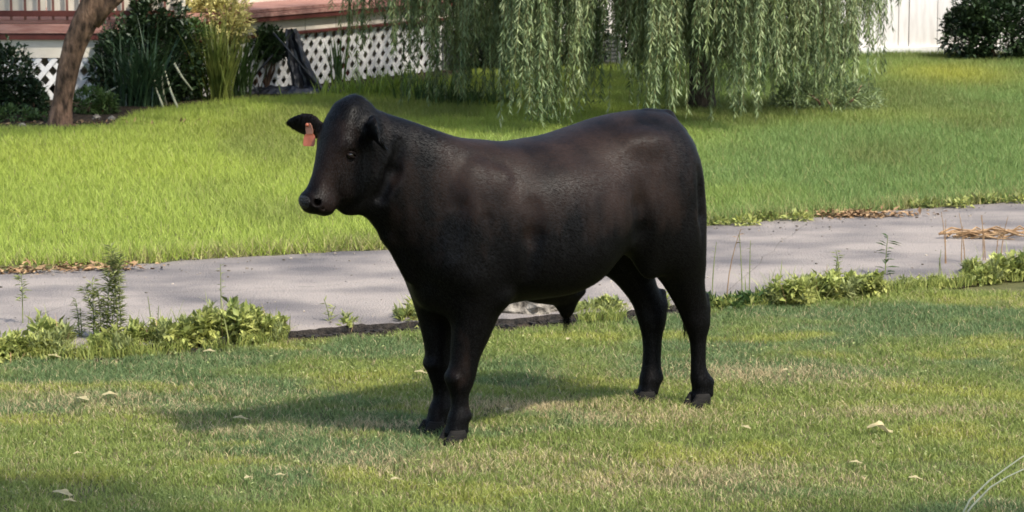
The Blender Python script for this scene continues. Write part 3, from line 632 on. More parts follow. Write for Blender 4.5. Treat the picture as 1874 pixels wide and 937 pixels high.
for k,(u,v,s_,l_) in enumerate(((97,229,.035,'small pale stone at the foot of the leaning tree'),(176,218,.035,'pale stone in the mulch right of the leaning tree'),(204,219,.03,'rightmost small pale stone in the mulch bed'),(40,232,.03,'leftmost small stone in the mulch bed'))):
    q=at(u,v,ZU+.03); stone((q.x,q.y,ZU+.04),(s_,s_,s_*.7),l_,4+k,'small stones in the bed')
# broken dark crumbs of asphalt and soil along the near edge
V=[];F=[];import itertools
cb=MB()
for i in range(1100):
    x=random.uniform(-3,3.4); y=float(np.interp(x,NX,NY))-random.uniform(-.015,.085); s_=random.uniform(.006,.03)
    R=Matrix.Rotation(random.uniform(0,3),3,'Z')@Matrix.Rotation(random.uniform(-.5,.5),3,'X'); cb.box((x,y,s_*.35),(s_*1.6,s_,s_*.8),R)
tag(cb.build('edge_rubble',M['asphalt_edge']),'dark crumbled asphalt and soil along the near driveway edge','rubble',kind='stuff')
# fallen leaves on front lawn
def fallen(u,v,s,az,label,curl=.5):
    q=at(u,v); nu,nv=9,5; V=[];F=[]
    for i in range(nu):
        t_=i/(nu-1); hw=.24*math.sin(math.pi*min(.97,max(.03,t_)))**.8*(1+.25*math.sin(t_*14))
        for j in range(nv):
            w_=(j/(nv-1)-.5)*2; V.append(((t_-.5)*s,w_*hw*s,s*(.16*curl*math.sin(t_*5)+.35*curl*w_*w_*hw*2+.08*curl*math.sin(w_*3+t_*8))))
    for i in range(nu-1):
        for j in range(nv-1): a=i*nv+j; F.append((a,a+1,a+nv+1,a+nv))
    me=bpy.data.meshes.new('fallen_leaf'); me.from_pydata(V,[],F); 
    for p_ in me.polygons: p_.use_smooth=True
    o=link('fallen_leaf',me,M['deadleaf'],None,(q.x,q.y,.034)); o.rotation_euler=(.12,random.uniform(-.1,.1),az); tag(o,label,'leaf','pale fallen leaves on the lawn')
for a in ((1610,799,.11,.1,'largest curled cream leaf on the lawn at right',.7),(152,743,.07,-.5,'curled pale leaf left of its twin in front of shadow'),(202,735,.075,.4,'white curled leaf at the left tip of the shadow'),(440,779,.065,.15,'yellowish leaf on the lawn below the shadow'),(383,655,.06,0,'pale flat leaf just below the bushy weeds'),
 (115,918,.085,-.3,'pale torn leaf in the bottom left shade'),(128,932,.05,.1,'small leaf at the bottom edge near the torn one'),(725,892,.05,.6,'small pale leaf below the forelegs'),(455,889,.05,1.0,'small upright pale leaf in bottom shade'),(143,844,.04,.6,'tiny white leaf at the upper edge of left shade'),
 (930,763,.06,.9,'tan leaf on the worn patch behind the forelegs'),(1365,796,.05,-.6,'tan leaf right of the hind hooves'),(1440,690,.045,.4,'small tan leaf on worn grass right of hind legs'),(1567,861,.05,.1,'pale leaf below the largest curled one'),(1675,890,.055,.1,'pale leaf near the bottom right stalks'),
 (770,694,.06,.1,'thin pale leaf left of the forelegs'),(100,664,.06,0,'pale leaf under the left weeds'),(1040,632,.045,1.2,'pinkish tan leaf below the sheath'),(513,884,.04,.3,'tiny pale leaf in the bottom shade left of centre')):
    fallen(*a[:4],a[4],a[5] if len(a)>5 else .3)
# small scattered chips and clover on the front lawn: too many to count
X,Y=scatter(2600,10.4,14.2); m=Y<np.interp(X,NX,NY)-.1; X,Y=X[m],Y[m]; n=len(X); P=np.stack([X,Y,RNG.uniform(.02,.045,n)],1); D=rotu(n)*np.array([1,1,.35]); D/=np.linalg.norm(D,axis=1)[:,None]
V,F=leafmesh('clover',P,D,rotu(n)*.4+np.array([0,0,1.]),RNG.uniform(.010,.024,n),RNG.uniform(.008,.014,n)); tag(link('clover',npmesh('clover',V,F),M['leaf_olive']),'tiny clover leaves scattered through the front lawn',kind='stuff')
# arching seed stalks bottom right
q=at(1752,960); t=thing('seed_stalk',(q.x,q.y,0),'two pale arching grass stalks at bottom right corner','grass')
for (mids) in (((1752,960),(1775,915),(1810,880),(1840,858),(1868,838),(1890,825)),((1752,962),(1780,925),(1812,892),(1845,872),(1875,858),(1895,850))):
    y0=q.y; pts=[atd(u,v,y0+.02*i)-t.location for i,(u,v) in enumerate(mids)]
    MB().tube(pts,[.0045,.004,.0035,.003,.0025,.002],6).build('stalk',M['stalk'],t,True)
# ================= IMPLICIT SURFACE FOR THE ANIMAL'S BODY =================
def lerp(tab,t):
    tab=np.array(tab,float);ts=tab[:,0]
    # smooth (pchip-like via dense catmull) interpolation
    o=[]
    for k in range(1,tab.shape[1]):
        v=tab[:,k];m=np.gradient(v,ts)
        i=np.clip(np.searchsorted(ts,t)-1,0,len(ts)-2)
        h=ts[i+1]-ts[i];s=np.clip((t-ts[i])/h,0,1)
        a=v[i]*(1+2*s)*(1-s)**2+v[i+1]*s*s*(3-2*s)+h*(m[i]*s*(1-s)**2+m[i+1]*s*s*(s-1))
        o.append(a)
    return o
class Field:
    def __init__(s,lo,hi,vx):
        s.vx=vx;s.lo=np.array(lo,float)
        s.n=[int(np.ceil((b-a)/vx))+1 for a,b in zip(lo,hi)]
        s.F=np.full(s.n,.3,np.float32)
        s.ax=[s.lo[i]+vx*np.arange(s.n[i]) for i in range(3)]
    def box(s,lo,hi,pad=.16):
        sl=[]
        for i in range(3):
            a=max(0,int((lo[i]-pad-s.lo[i])/s.vx));b=min(s.n[i],int((hi[i]+pad-s.lo[i])/s.vx)+2)
            sl.append(slice(a,b))
        X,Y,Z=np.meshgrid(*[s.ax[i][sl[i]] for i in range(3)],indexing='ij',sparse=True)
        return tuple(sl),X,Y,Z
    def add(s,sl,d,k,sub=False):
        a=s.F[sl];d=d.astype(np.float32)
        if sub:
            d=-d;h=np.clip(.5+.5*(d-a)/k,0,1);s.F[sl]=a*(1-h)+d*h+k*h*(1-h)
        else:
            h=np.clip(.5+.5*(a-d)/k,0,1);s.F[sl]=a*(1-h)+d*h-k*h*(1-h)
    def ell(s,c,r,k=.04,rot=None,sub=False):
        R=max(r);c=np.array(c,float)
        sl,X,Y,Z=s.box(c-R,c+R)
        X=X-c[0];Y=Y-c[1];Z=Z-c[2]
        if rot is not None:
            rot=np.array(rot,float)
            X,Y,Z=[rot[i][0]*X+rot[i][1]*Y+rot[i][2]*Z for i in range(3)]
        q=np.sqrt((X/r[0])**2+(Y/r[1])**2+(Z/r[2])**2)
        q2=np.sqrt((X/r[0]**2)**2+(Y/r[1]**2)**2+(Z/r[2]**2)**2)+1e-6
        s.add(sl,q*(q-1)/q2,k,sub)
    def cone(s,a,b,ra,rb,k=.03,sub=False):
        a=np.array(a,float);b=np.array(b,float)
        m=max(ra,rb);sl,X,Y,Z=s.box(np.minimum(a,b)-m,np.maximum(a,b)+m)
        ab=b-a;t=np.clip(((X-a[0])*ab[0]+(Y-a[1])*ab[1]+(Z-a[2])*ab[2])/(ab@ab),0,1)
        d=np.sqrt((X-a[0]-t*ab[0])**2+(Y-a[1]-t*ab[1])**2+(Z-a[2]-t*ab[2])**2)-(ra+(rb-ra)*t)
        s.add(sl,d,k,sub)
    def chain(s,pts,k=.03,sub=False):
        for p,q in zip(pts,pts[1:]): s.cone(p[:3],q[:3],p[3],q[3],k,sub)
    def trunk(s,tab,k=.05,pw=2.3):
        # stations along x: x,top,bot,w,zw(relative height of widest)
        x0,x1=tab[0][0],tab[-1][0];A=np.array(tab)
        sl,X,Y,Z=s.box([x0,-A[:,3].max(),A[:,2].min()],[x1,A[:,3].max(),A[:,1].max()])
        T,B,Wd,Zr=lerp(tab,np.clip(X,x0,x1))
        cz=B+(T-B)*Zr
        hz=np.where(Z>cz,T-cz,cz-B)
        q=((np.abs(Y)/Wd)**pw+(np.abs(Z-cz)/hz)**pw)**(1/pw)
        d=(q-1)*np.minimum(Wd,hz)
        ex=np.maximum(x0-X,X-x1)
        d=np.where(ex>0,np.maximum(d,0)+ex,d)
        s.add(sl,d,k)
    def post(s,tab,k=.03,pw=2.2):
        # stations along z: z,xc,yc,a,b
        z0,z1=tab[0][0],tab[-1][0];A=np.array(tab);e=A[:,3].max();f=A[:,4].max()
        sl,X,Y,Z=s.box([A[:,1].min()-e,A[:,2].min()-f,z0],[A[:,1].max()+e,A[:,2].max()+f,z1])
        xc,yc,a,b=lerp(tab,np.clip(Z,z0,z1))
        q=((np.abs(X-xc)/a)**pw+(np.abs(Y-yc)/b)**pw)**(1/pw)
        d=(q-1)*np.minimum(a,b)
        ez=np.maximum(z0-Z,Z-z1)
        d=np.where(ez>0,np.maximum(d,0)+ez,d)
        s.add(sl,d,k)
    def local(s,P0,a,u,l,tab,k=.03,pw=2.3,rng=.25):
        # stations along axis a: t,uF,uB,w,rel
        t0,t1=tab[0][0],tab[-1][0];P0=np.array(P0)
        c=P0+a*(t0+t1)/2
        sl,X,Y,Z=s.box(c-(t1-t0)/2-.05,c+(t1-t0)/2+.05)
        X=X-P0[0];Y=Y-P0[1];Z=Z-P0[2]
        t=X*a[0]+Y*a[1]+Z*a[2];U=X*u[0]+Y*u[1]+Z*u[2];L=X*l[0]+Y*l[1]+Z*l[2]
        uf,ub,w,rel=lerp(tab,np.clip(t,t0,t1))
        cu=ub+(uf-ub)*rel
        hu=np.where(U>cu,uf-cu,cu-ub)
        q=((np.abs(L)/w)**pw+(np.abs(U-cu)/hu)**pw)**(1/pw)
        d=(q-1)*np.minimum(w,hu)
        ex=np.maximum(t0-t,t-t1)
        d=np.where(ex>0,np.maximum(d,0)+ex,d)
        s.add(sl,d,k)
    def leaf(s,B,e1,e2,e3,L,w,th,cup,k=.01):
        B=np.array(B);c=B+e1*L/2
        sl,X,Y,Z=s.box(c-L*.6,c+L*.6)
        X=X-B[0];Y=Y-B[1];Z=Z-B[2]
        s1=(X*e1[0]+Y*e1[1]+Z*e1[2])/L;q2=X*e2[0]+Y*e2[1]+Z*e2[2];q3=X*e3[0]+Y*e3[1]+Z*e3[2]
        sc=np.clip(s1,.001,.999)
        ww=w*(np.sin(np.pi*sc**.75))**.65+.004
        q3=q3-cup*(q2/w)**2+cup*.4
        d=np.maximum(np.abs(q2)-ww,np.abs(q3)-th)
        d=np.maximum(d,np.maximum(-s1,s1-1)*L)
        s.add(sl,d,k)
    def mesh(s,smooth=2):
        F=s.F;n=F.shape;ins=F<0
        c=np.zeros([m-1 for m in n],np.int8)
        for dx in (0,1):
            for dy in (0,1):
                for dz in (0,1):
                    c+=ins[dx:n[0]-1+dx,dy:n[1]-1+dy,dz:n[2]-1+dz]
        act=(c>0)&(c<8);idx=np.full(c.shape,-1,np.int64);I=np.argwhere(act);idx[act]=np.arange(len(I))
        P=np.zeros((len(I),3));N=np.zeros(len(I))
        for ax in range(3):
            o=[i for i in range(3) if i!=ax]
            for p in (0,1):
                for q in (0,1):
                    a=I.copy();a[:,o[0]]+=p;a[:,o[1]]+=q;b=a.copy();b[:,ax]+=1
                    fa=F[a[:,0],a[:,1],a[:,2]];fb=F[b[:,0],b[:,1],b[:,2]];m=(fa<0)!=(fb<0)
                    t=fa/np.where(m,fa-fb,1)
                    pt=a.astype(float);pt[:,ax]+=t
                    P[m]+=pt[m];N[m]+=1
        P/=N[:,None]
        faces=[]
        for ax in range(3):
            o=[(ax+1)%3,(ax+2)%3]
            sa=[slice(1,n[i]-1) for i in range(3)];sb=list(sa);sa[ax]=slice(0,n[ax]-1);sb[ax]=slice(1,n[ax])
            A=ins[tuple(sa)];B=ins[tuple(sb)];E=np.argwhere(A!=B)
            off=np.array([1,1,1]);off[ax]=0;E0=E+off;flip=~A[E[:,0],E[:,1],E[:,2]]
            q=[]
            for d0,d1 in ((-1,-1),(0,-1),(0,0),(-1,0)):
                e=E0.copy();e[:,o[0]]+=d0;e[:,o[1]]+=d1;q.append(idx[e[:,0],e[:,1],e[:,2]])
            q=np.stack(q,1);q[flip]=q[flip][:,::-1];faces.append(q)
        Q=np.concatenate(faces)
        V=s.lo+P*s.vx
        for it in range(smooth):
            S=np.zeros_like(V);C=np.zeros(len(V))
            for k in range(4):
                for j in (1,3):
                    np.add.at(S,Q[:,k],V[Q[:,(k+j)%4]]);np.add.at(C,Q[:,k],1)
            V=V*.4+.6*S/C[:,None]
        return V,Q
def unit(v): v=np.array(v,float);return v/np.linalg.norm(v)

HY=np.radians(0);HP=np.radians(66)
HA=np.array([np.cos(HP)*np.cos(HY),np.cos(HP)*np.sin(HY),-np.sin(HP)])
HU=np.array([np.sin(HP)*np.cos(HY),np.sin(HP)*np.sin(HY),np.cos(HP)])
HL=np.array([-np.sin(HY),np.cos(HY),0])
HP0=np.array([1.085,-.005,1.456])
def hp(t,u,l): return HP0+HA*t+HU*u+HL*l
def steer_body(vx=.008):
    f=Field([-.95,-.42,-.01],[1.5,.42,1.56],vx)
    f.trunk([(-.645,1.15,.92,.08,.5),(-.60,1.225,.82,.15,.5),(-.54,1.285,.72,.20,.55),(-.45,1.307,.68,.235,.55),
      (-.33,1.305,.69,.255,.52),(-.2,1.288,.695,.275,.48),(-.10,1.266,.655,.292,.46),(-.03,1.252,.595,.30,.45),(.05,1.237,.565,.305,.45),(.18,1.226,.55,.302,.45),(.29,1.222,.545,.285,.45),
      (.42,1.238,.535,.262,.45),(.55,1.258,.53,.232,.42),(.66,1.295,.57,.19,.42),(.75,1.328,.66,.155,.45),(.83,1.355,.77,.13,.5),
      (.90,1.378,.88,.118,.5),(.97,1.402,.96,.105,.5),(1.04,1.395,1.04,.07,.5)],.06)
    for sg in (1,-1):
        f.ell((.57,sg*.155,.93),(.13,.090,.23),.05)
        f.ell((.47,sg*.195,.98),(.055,.045,.15),.04)
        f.ell((.665,sg*.12,.78),(.085,.085,.12),.04)
        f.ell((-.42,sg*.155,.96),(.20,.11,.24),.09)
        f.ell((-.50,sg*.12,.80),(.12,.10,.20),.08)
        f.ell((-.27,sg*.195,1.19),(.08,.035,.035),.08)
        f.ell((-.59,sg*.075,1.12),(.05,.045,.06),.06)
        f.ell((-.27,sg*.19,.86),(.11,.06,.14),.08)
        f.ell((.15,sg*.2,.85),(.3,.11,.24),.1);f.ell((.45,sg*.175,.62),(.045,.045,.055),.03);f.ell((.60,sg*.175,.72),(.06,.045,.07),.03);f.ell((-.34,sg*.165,.70),(.08,.05,.10),.07)
    for sg in (1,-1):
        f.chain([(.375,sg*.325,1.12,.018),(.38,sg*.322,1.0,.036),(.385,sg*.320,.86,.040),(.395,sg*.295,.68,.030)],.035,True)   # behind the shoulder
        f.chain([(.715,sg*.225,1.20,.028),(.705,sg*.238,1.0,.038),(.72,sg*.225,.82,.03)],.04,True)      # neck and shoulder
        f.ell((-.12,sg*.315,1.16),(.11,.05,.055),.05,sub=True)
        f.chain([(-.175,sg*.325,1.10,.024),(-.19,sg*.318,.95,.040),(-.215,sg*.300,.82,.044),(-.245,sg*.255,.69,.030)],.035,True)  # flank
        f.chain([(-.545,sg*.258,1.06,.018),(-.56,sg*.240,.86,.030),(-.56,sg*.22,.66,.024)],.025,True)
        f.chain([(.62,sg*.262,1.12,.014),(.575,sg*.27,.95,.020),(.56,sg*.262,.80,.016)],.025,True)
        for r_ in range(5): f.chain([(.25-.10*r_,sg*.34,1.05-.03*r_,.004),(.22-.105*r_,sg*.348,.80,.006)],.035,True)
    f.chain([(.985,0,1.0,.02),(.89,0,.87,.018),(.79,0,.70,.022)],.05)
    f.ell((.65,0,.63),(.09,.09,.08),.08)
    f.ell((1.0,0,1.09),(.08,.035,.11),.05);f.ell(hp(.37,-.165,0),(.05,.05,.045),.05);f.ell((1.08,0,1.035),(.055,.045,.06),.05)
    # legs  z,xc,yc,a,b
    f.post([(.035,.618,.085,.060,.050),(.075,.612,.085,.051,.046),(.11,.600,.085,.055,.047),(.15,.598,.085,.043,.037),(.20,.598,.085,.044,.038),(.235,.597,.085,.060,.046),(.28,.590,.085,.068,.053),
      (.34,.578,.09,.068,.055),(.42,.556,.095,.086,.064),(.50,.54,.105,.104,.072),(.60,.535,.115,.125,.085),(.72,.545,.13,.135,.085),(.86,.56,.14,.12,.06),(.98,.56,.13,.08,.03)],.06)
    f.post([(.035,.588,-.110,.058,.050),(.075,.573,-.110,.050,.046),(.11,.560,-.110,.054,.046),(.15,.554,-.11,.042,.037),(.20,.556,-.11,.044,.038),(.25,.560,-.11,.058,.047),(.30,.564,-.11,.066,.052),
      (.36,.566,-.11,.068,.054),(.45,.568,-.11,.086,.062),(.55,.575,-.115,.105,.075),(.65,.58,-.12,.12,.08),(.78,.58,-.13,.12,.07),(.9,.56,-.13,.08,.03)],.06)
    f.post([(.035,-.682,.095,.060,.050),(.075,-.690,.095,.052,.046),(.11,-.686,.095,.056,.047),(.16,-.668,.095,.042,.036),(.24,-.663,.095,.038,.034),(.30,-.658,.097,.044,.037),(.37,-.648,.10,.068,.048),
      (.43,-.628,.10,.076,.054),(.49,-.598,.105,.088,.062),(.56,-.560,.115,.105,.074),(.65,-.52,.13,.135,.09),(.78,-.47,.14,.16,.10),(.92,-.44,.13,.15,.08),(1.02,-.42,.12,.1,.04)],.06)
    f.post([(.035,-.515,-.085,.060,.050),(.075,-.535,-.085,.052,.046),(.11,-.545,-.085,.058,.048),(.16,-.547,-.085,.049,.040),(.24,-.550,-.085,.047,.038),(.30,-.552,-.088,.053,.042),(.37,-.550,-.09,.072,.05),
      (.44,-.540,-.10,.084,.056),(.52,-.49,-.11,.096,.064),(.60,-.44,-.12,.125,.08),(.70,-.42,-.14,.15,.095),(.82,-.42,-.14,.16,.10),(.94,-.42,-.12,.14,.05)],.06)
    for x,y in ((-.690,.10),(-.603,-.09)): f.chain([(x-.012,y,.487,.016),(x-.004,y,.43,.018),(x+.012,y,.34,.016)],.03)
    for x,y,z in ((.632,.085,.275),(.605,-.11,.30)): f.ell((x+.006,y,z),(.028,.050,.034),.012);f.ell((x-.075,y,z+.025),(.016,.022,.022),.015)
    for x,y in ((.566,.085),(.522,-.11),(-.724,.095),(-.586,-.085)):
        for q in (-.018,.018): f.ell((x,y+q,.105),(.016,.013,.018),.012)
    f.chain([(-.15,0,.67,.02),(-.06,0,.60,.022),(-.01,0,.53,.024)],.04)
    f.ell((.04,0,.555),(.15,.08,.045),.05)
    f.chain([(.04,0,.58,.05),(-.01,0,.52,.024),(-.015,0,.475,.012),(-.012,0,.455,.008)],.06)
    f.chain([(-.45,0,1.265,.05),(-.55,0,1.262,.040),(-.628,0,1.19,.034),(-.665,.01,1.08,.028),(-.69,.015,.92,.023),(-.70,.015,.75,.019),(-.695,.01,.58,.014),(-.66,0,.44,.012)],.015)
    # head
    f.local(HP0,HA,HU,HL,[(0.0,-.035,-.12,.050,.5),(.03,.008,-.155,.078,.6),(.08,.028,-.19,.094,.62),(.15,.034,-.21,.106,.62),(.22,.028,-.215,.100,.6),(.29,.020,-.215,.082,.55),
      (.35,.016,-.195,.069,.5),(.40,.018,-.145,.066,.5),(.44,.024,-.120,.072,.5),(.47,.016,-.106,.066,.5),(.482,-.005,-.09,.048,.5)],.035,2.4)
    f.ell(hp(.025,-.045,0),(.045,.05,.04),.05)
    for sg in (1,-1):
        f.ell(hp(.19,-.035,sg*.080),(.028,.020,.020),.04)
        f.ell(hp(.30,-.12,sg*.065),(.06,.03,.08),.05)
        f.ell(hp(.222,-.058,sg*.103),(.017,.015,.014),.012,sub=True)
        f.cone(hp(.445,-.075,sg*.095),hp(.39,-.085,sg*.078),.007,.005,.012,sub=True)
    f.ell(hp(.440,-.080,0),(.035,.045,.04),.02)
    f.ell((1.250,-.005,1.028),(.036,.062,.036),.025)
    f.ell(hp(.440,.000,0),(.030,.028,.054),.02,[HA,HU,HL]);f.ell(hp(.425,-.055,0),(.040,.045,.062),.03,[HA,HU,HL])
    for sg in (1,-1):
        f.cone((1.292,sg*.085,1.046),(1.238,sg*.030,1.046),.014,.010,.007,True);f.cone((1.275,sg*.088,1.034),(1.235,sg*.06,1.018),.008,.005,.006,True)
    f.cone(hp(.495,-.062,-.05),hp(.495,-.062,.05),.006,.006,.012,sub=True)
    for sg in (1,-1): f.chain([tuple(hp(.10,-.245,sg*.125))+(.018,),tuple(hp(.22,-.262,sg*.11))+(.024,),tuple(hp(.33,-.262,sg*.085))+(.018,)],.03,True)
    for sg in (1,-1):
        if sg>0: e1=unit(HL*.86+HU*.20+np.array([0,0,-.32]));B=hp(.085,-.095,sg*.08)
        else: e1=unit(-HL*.82+HU*.50+np.array([0,0,-.02]));B=hp(.15,-.06,sg*.08)
        e3=unit(HU*.6+HA*.75);e3=unit(e3-e1*(e3@e1));e2=np.cross(e1,e3)
        f.cone(B,B+e1*.06,.034,.024,.03)
        f.leaf(B+e1*.03,e1,e2,e3,.155 if sg>0 else .19,.076 if sg>0 else .062,.009,-.022,.012)
    return f.mesh(2)
# ================= BLACK STEER =================
STH=math.radians(36); SO=Vector((.2196,12.288,0))
steer=thing('bull',SO,'black bull calf with orange ear tag standing side on','bull')
# cow axes: x forward, y animal's left (towards the viewer), z up
RM=Matrix(((-math.cos(STH),math.sin(STH),0),(-math.sin(STH),-math.cos(STH),0),(0,0,1)))
steer.rotation_euler=RM.to_euler()
def coatmat():
    m=bpy.data.materials.new('black_coat'); m.use_nodes=True; t=m.node_tree; N=t.nodes; L_=t.links; b=N['Principled BSDF']
    tc=N.new('ShaderNodeTexCoord'); n=N.new('ShaderNodeTexNoise'); n.inputs['Scale'].default_value=5; n.inputs['Detail'].default_value=10; n.inputs['Roughness'].default_value=.62; mpn=N.new('ShaderNodeMapping'); mpn.inputs['Scale'].default_value=(1.1,1,.6); L_.new(tc.outputs['Object'],mpn.inputs[0]); L_.new(mpn.outputs[0],n.inputs['Vector'])
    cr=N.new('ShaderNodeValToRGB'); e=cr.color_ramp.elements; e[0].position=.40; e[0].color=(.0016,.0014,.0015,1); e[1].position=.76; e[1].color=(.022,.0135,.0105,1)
    # sun-bleached brown upper coat with painted sheen; legs, belly, quarters darkened as painted shade
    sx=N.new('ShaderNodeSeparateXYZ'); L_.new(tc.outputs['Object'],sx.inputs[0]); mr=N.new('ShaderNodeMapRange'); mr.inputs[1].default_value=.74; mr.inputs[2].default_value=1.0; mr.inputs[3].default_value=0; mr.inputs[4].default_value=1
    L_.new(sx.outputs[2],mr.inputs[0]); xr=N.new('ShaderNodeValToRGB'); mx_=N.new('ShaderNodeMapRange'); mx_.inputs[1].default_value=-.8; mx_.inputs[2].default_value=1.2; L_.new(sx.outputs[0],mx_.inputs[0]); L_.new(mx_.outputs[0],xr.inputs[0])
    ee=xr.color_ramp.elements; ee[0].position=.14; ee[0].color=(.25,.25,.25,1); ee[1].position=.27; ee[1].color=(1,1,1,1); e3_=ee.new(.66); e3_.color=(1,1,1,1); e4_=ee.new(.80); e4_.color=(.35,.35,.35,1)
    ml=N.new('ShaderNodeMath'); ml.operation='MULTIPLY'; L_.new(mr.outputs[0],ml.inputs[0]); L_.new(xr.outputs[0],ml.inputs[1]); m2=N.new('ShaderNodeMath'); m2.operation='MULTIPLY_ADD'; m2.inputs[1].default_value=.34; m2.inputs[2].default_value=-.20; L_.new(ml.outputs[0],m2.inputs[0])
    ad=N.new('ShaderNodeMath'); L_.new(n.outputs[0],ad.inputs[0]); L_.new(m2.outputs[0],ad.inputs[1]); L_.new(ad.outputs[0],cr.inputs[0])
    L_.new(cr.outputs[0],b.inputs['Base Color']); b.inputs['Roughness'].default_value=.5; b.inputs['Specular IOR Level'].default_value=.05
    mp=N.new('ShaderNodeMapping'); mp.inputs['Scale'].default_value=(22,60,30); L_.new(tc.outputs['Object'],mp.inputs[0]); n2=N.new('ShaderNodeTexNoise'); n2.inputs['Scale'].default_value=3; n2.inputs['Detail'].default_value=4; L_.new(mp.outputs[0],n2.inputs['Vector'])
    n3=N.new('ShaderNodeTexNoise'); n3.inputs['Scale'].default_value=11; n3.inputs['Detail'].default_value=3; L_.new(tc.outputs['Object'],n3.inputs['Vector'])
    b2=N.new('ShaderNodeBump'); b2.inputs['Strength'].default_value=.06; b2.inputs['Distance'].default_value=.02; L_.new(n3.outputs[0],b2.inputs['Height'])
    bp=N.new('ShaderNodeBump'); bp.inputs['Strength'].default_value=.5; bp.inputs['Distance'].default_value=.004; L_.new(n3.outputs[0],bp.inputs['Height']); L_.new(b2.outputs[0],bp.inputs['Normal']); bp.inputs['Strength'].default_value=.12; L_.new(bp.outputs[0],b.inputs['Normal'])
    return m
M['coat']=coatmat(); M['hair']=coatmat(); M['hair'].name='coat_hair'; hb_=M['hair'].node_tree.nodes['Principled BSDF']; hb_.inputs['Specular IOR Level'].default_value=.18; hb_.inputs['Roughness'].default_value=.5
for l_ in list(hb_.inputs['Normal'].links): M['hair'].node_tree.links.remove(l_)
V,Q=steer_body(.0075)
A=V[Q]; nr=np.cross(A[:,2]-A[:,0],A[:,3]-A[:,1]); vn=np.zeros_like(V)
for k_ in range(4): np.add.at(vn,Q[:,k_],nr)
vn/=np.linalg.norm(vn,axis=1)[:,None]+1e-9; V=V-vn*.0035
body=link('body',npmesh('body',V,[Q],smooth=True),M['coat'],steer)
# short hairs lying along the coat
A=V[Q]; nr=np.cross(A[:,2]-A[:,0],A[:,3]-A[:,1]); ar=np.linalg.norm(nr,axis=1); nr/=ar[:,None]+1e-9; ar/=ar.sum()
nh=260000; f_=RNG.choice(len(Q),nh,p=ar); a_,b_=RNG.random((2,nh,1)); Pq=A[f_]; P=(Pq[:,0]*(1-a_)+Pq[:,1]*a_)*(1-b_)+(Pq[:,3]*(1-a_)+Pq[:,2]*a_)*b_; Nn=nr[f_]
fl=np.tile(np.array([-.8,0,-.55]),(nh,1)); leg=sstep(-P[:,2],-.62,-.5); fl=mix(fl,np.tile(np.array([0.,0,-1.]),(nh,1)),leg)
hd=sstep(P[:,0],1.02,1.1)*(P[:,2]>.9); fl=mix(fl,np.tile(HA*1.0,(nh,1)),hd)
sw=np.stack([vnoise(P[:,0],P[:,2],.12,2)-.5,vnoise(P[:,0],P[:,2],.1,7)-.5,vnoise(P[:,0],P[:,2],.14,5)-.5],1); fl=fl+sw*.35
fl=fl-Nn*(fl*Nn).sum(1)[:,None]; fl/=np.linalg.norm(fl,axis=1)[:,None]+1e-9
d_=fl*.95+Nn*RNG.uniform(.06,.26,(nh,1)); S_=np.cross(fl,Nn)*.0008; ln=RNG.uniform(.008,.015,(nh,1))*(1-.4*hd[:,None])*(1-.55*leg[:,None]); 
earm=(P[:,2]>1.2)&(P[:,0]>.98)&(np.abs((P-HP0)@HL)>.11)&((P-HP0)@HA<.3); ln[earm]*=2.0; pol=(P[:,2]>1.38)&(P[:,0]>1.0); ln[pol]*=2.2
muz=(P-HP0)@HA>.43; ln[muz&(P[:,2]>.9)&(P[:,0]>1.1)]*=.1
Vh=np.stack([P-S_,P+S_,P+d_*ln],1).reshape(-1,3); o_=np.arange(nh)[:,None]*3
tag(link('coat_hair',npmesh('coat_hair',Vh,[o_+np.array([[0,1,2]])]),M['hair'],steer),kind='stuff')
# hooves: two claws each
M['hoof']=mat('dark_hoof',(.004,.0038,.0035),(.012,.010,.008),scale=30,rough=.7,spec=.15,bump=.3,bscale=60,stretch=(1,1,6))
M['eye']=mat('dark_eye',(.006,.004,.003),rough=.08,spec=.8)
def hoof(x,y,ang):
    V=[];F=[];n_=14
    for sg in (-1,1):
        b=len(V)
        for (z,ax_,fw,wy) in ((.0,.062,.014,.027),(.012,.062,.013,.028),(.035,.054,.004,.027),(.052,.046,-.002,.025),(.066,.038,-.004,.020)):
            for k in range(n_):
                a=2*math.pi*k/n_; cx=math.cos(a); sy=math.sin(a); xx=cx*ax_*(1 if cx>0 else .85)+fw; yy=sy*wy*(1-.35*max(0,cx)); V.append((xx,yy+sg*.0275-sg*.004*max(0,cx),z))
        for r in range(4):
            for k in range(n_): F.append((b+r*n_+k,b+r*n_+(k+1)%n_,b+(r+1)*n_+(k+1)%n_,b+(r+1)*n_+k))
        F.append(tuple(b+k for k in range(n_))[::-1]); F.append(tuple(b+4*n_+k for k in range(n_)))
    me=bpy.data.meshes.new('hoof'); me.from_pydata(V,[],F); o=link('hoof',me,M['hoof'],steer,(x,y,-.006)); o.rotation_euler=(0,0,ang); 
    for p_ in me.polygons: p_.use_smooth=True
hoof(.628,.085,.05); hoof(.600,-.110,-.05); hoof(-.668,.095,.05); hoof(-.505,-.085,-.1)
import bmesh
def ball(name,c,r,m,sc=(1,1,1)):
    bm=bmesh.new(); bmesh.ops.create_uvsphere(bm,u_segments=20,v_segments=14,radius=r); me=bpy.data.meshes.new(name); bm.to_mesh(me); bm.free()
    for p_ in me.polygons: p_.use_smooth=True
    o=link(name,me,m,steer,c); o.scale=sc; return o
for sg in (1,-1): ball('eye',hp(.222,-.057,sg*.0862),.0185,M['eye'])
# lids
for sg in (1,-1):
    for up_ in (-1,1):
        pts=[hp(.222+.018*math.cos(a)*up_*-1*.0+up_*-.0085*math.sin(a)-.000,-.058+.021*math.cos(a),sg*(.093+.010*math.sin(a))) for a in np.linspace(0,math.pi,7)]
        MB().tube([Vector(p_) for p_ in pts],[.003,.005,.006,.0065,.006,.005,.003],6).build('eyelid',M['coat'],steer,True)
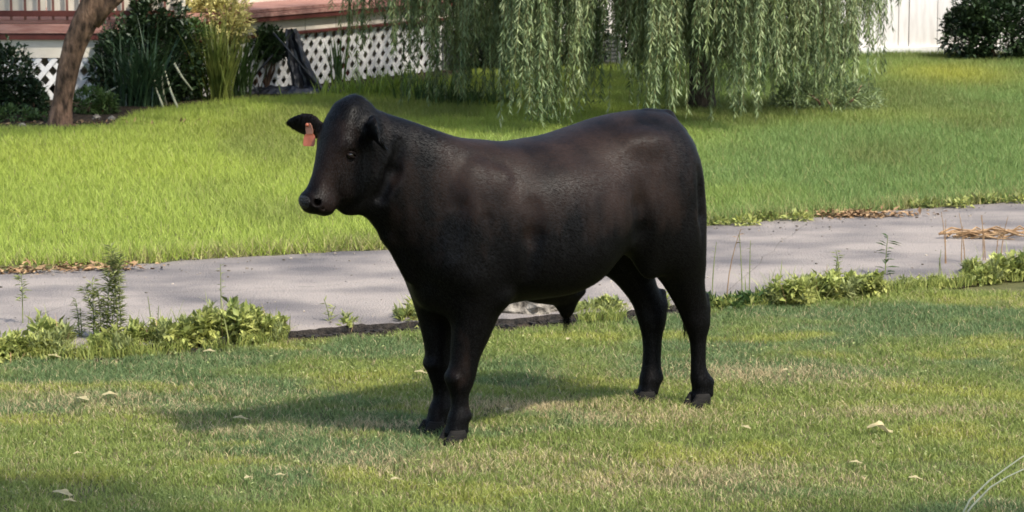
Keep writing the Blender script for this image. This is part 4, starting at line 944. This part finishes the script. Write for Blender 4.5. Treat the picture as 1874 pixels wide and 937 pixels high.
# orange ear tag on the far ear, hanging in front
M['tag']=mat('orange_tag',(.25,.065,.03),(.33,.095,.05),scale=30,rough=.45,spec=.4)
M['tagtop']=mat('pale_pink_tag',(.36,.17,.12),rough=.4,spec=.4)
e1=unit(-HL*.82+HU*.50+np.array([0,0,-.02])); tb=hp(.15,-.06,-.08)+e1*.085+HU*.035
def tagshape(name,outl,th,m,par,bend=.006):
    X=Vector(unit(np.array([.45,-.9,0]))); Yv=Vector(unit(np.array([.9,.45,0]))); V=[];n_=len(outl)
    for sd in (-1,1):
        for (x,z) in outl: V.append(tuple(Vector(tb)+X*x*.85+Vector((0,0,z*.88))+Yv*(sd*th/2+bend*math.sin(z*40)+x*.1)))
    F=[tuple(range(n_))[::-1],tuple(range(n_,2*n_))]+[(i_,(i_+1)%n_,(i_+1)%n_+n_,i_+n_) for i_ in range(n_)]
    me=bpy.data.meshes.new(name); me.from_pydata(V,[],F); return link(name,me,m,par)
tg=tagshape('ear_tag',[(-.024,-.092),(.024,-.092),(.029,-.087),(.029,-.052),(.024,-.042),(.016,-.034),(-.016,-.034),(-.024,-.042),(-.029,-.052),(-.029,-.087)],.003,M['tag'],steer); tag(tg,'orange plastic ear tag')
tagshape('tag_neck',[(-.016,-.036),(.016,-.036),(.019,-.02),(.015,.002),(.009,.014),(-.009,.014),(-.015,.002),(-.019,-.02)],.0045,M['tagtop'],tg)
ball('tag_button',tuple(Vector(tb)+Vector((.006,-.003,.004))),.008,M['tag'],(1,1,1)).parent=tg
# muzzle: moist black nose pad and pale highlight rim comes from the sun
NF=Field([1.1,-.12,.92],[1.36,.12,1.14],.0045); NF.ell(hp(.447,.006,0),(.032,.0235,.050),.01,[HA,HU,HL]); NF.ell(hp(.460,-.012,0),(.021,.028,.046),.01,[HA,HU,HL])
for sg in (1,-1): NF.cone((1.292,sg*.085,1.046),(1.238,sg*.030,1.046),.016,.012,.007,True); NF.cone(hp(.455,.035,sg*.050),hp(.462,.0,sg*.066),.008,.005,.006,True)
M['nose']=mat('wet_nose',(.004,.004,.004),(.018,.016,.015),scale=60,rough=.42,spec=.16,bump=.8,bscale=120)
nv_,nq_=NF.mesh(1); link('nose',npmesh('nose',nv_,[nq_],smooth=True),M['nose'],steer)
# switch hairs at the tail end and sheath tuft
def tuftpart(name,c,n,L_,sp,dx=0):
    it=[((c[0]+random.gauss(0,sp),c[1]+random.gauss(0,sp),c[2]),random.uniform(0,6.28),L_*random.uniform(.6,1.1),.003,random.uniform(-.25,.25),5,0,math.pi) for _ in range(n)]
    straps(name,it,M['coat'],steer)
tuftpart('tail_switch',(-.668,0,.45),70,.17,.007)
tuftpart('sheath_hair',(-.015,0,.465),44,.085,.010)
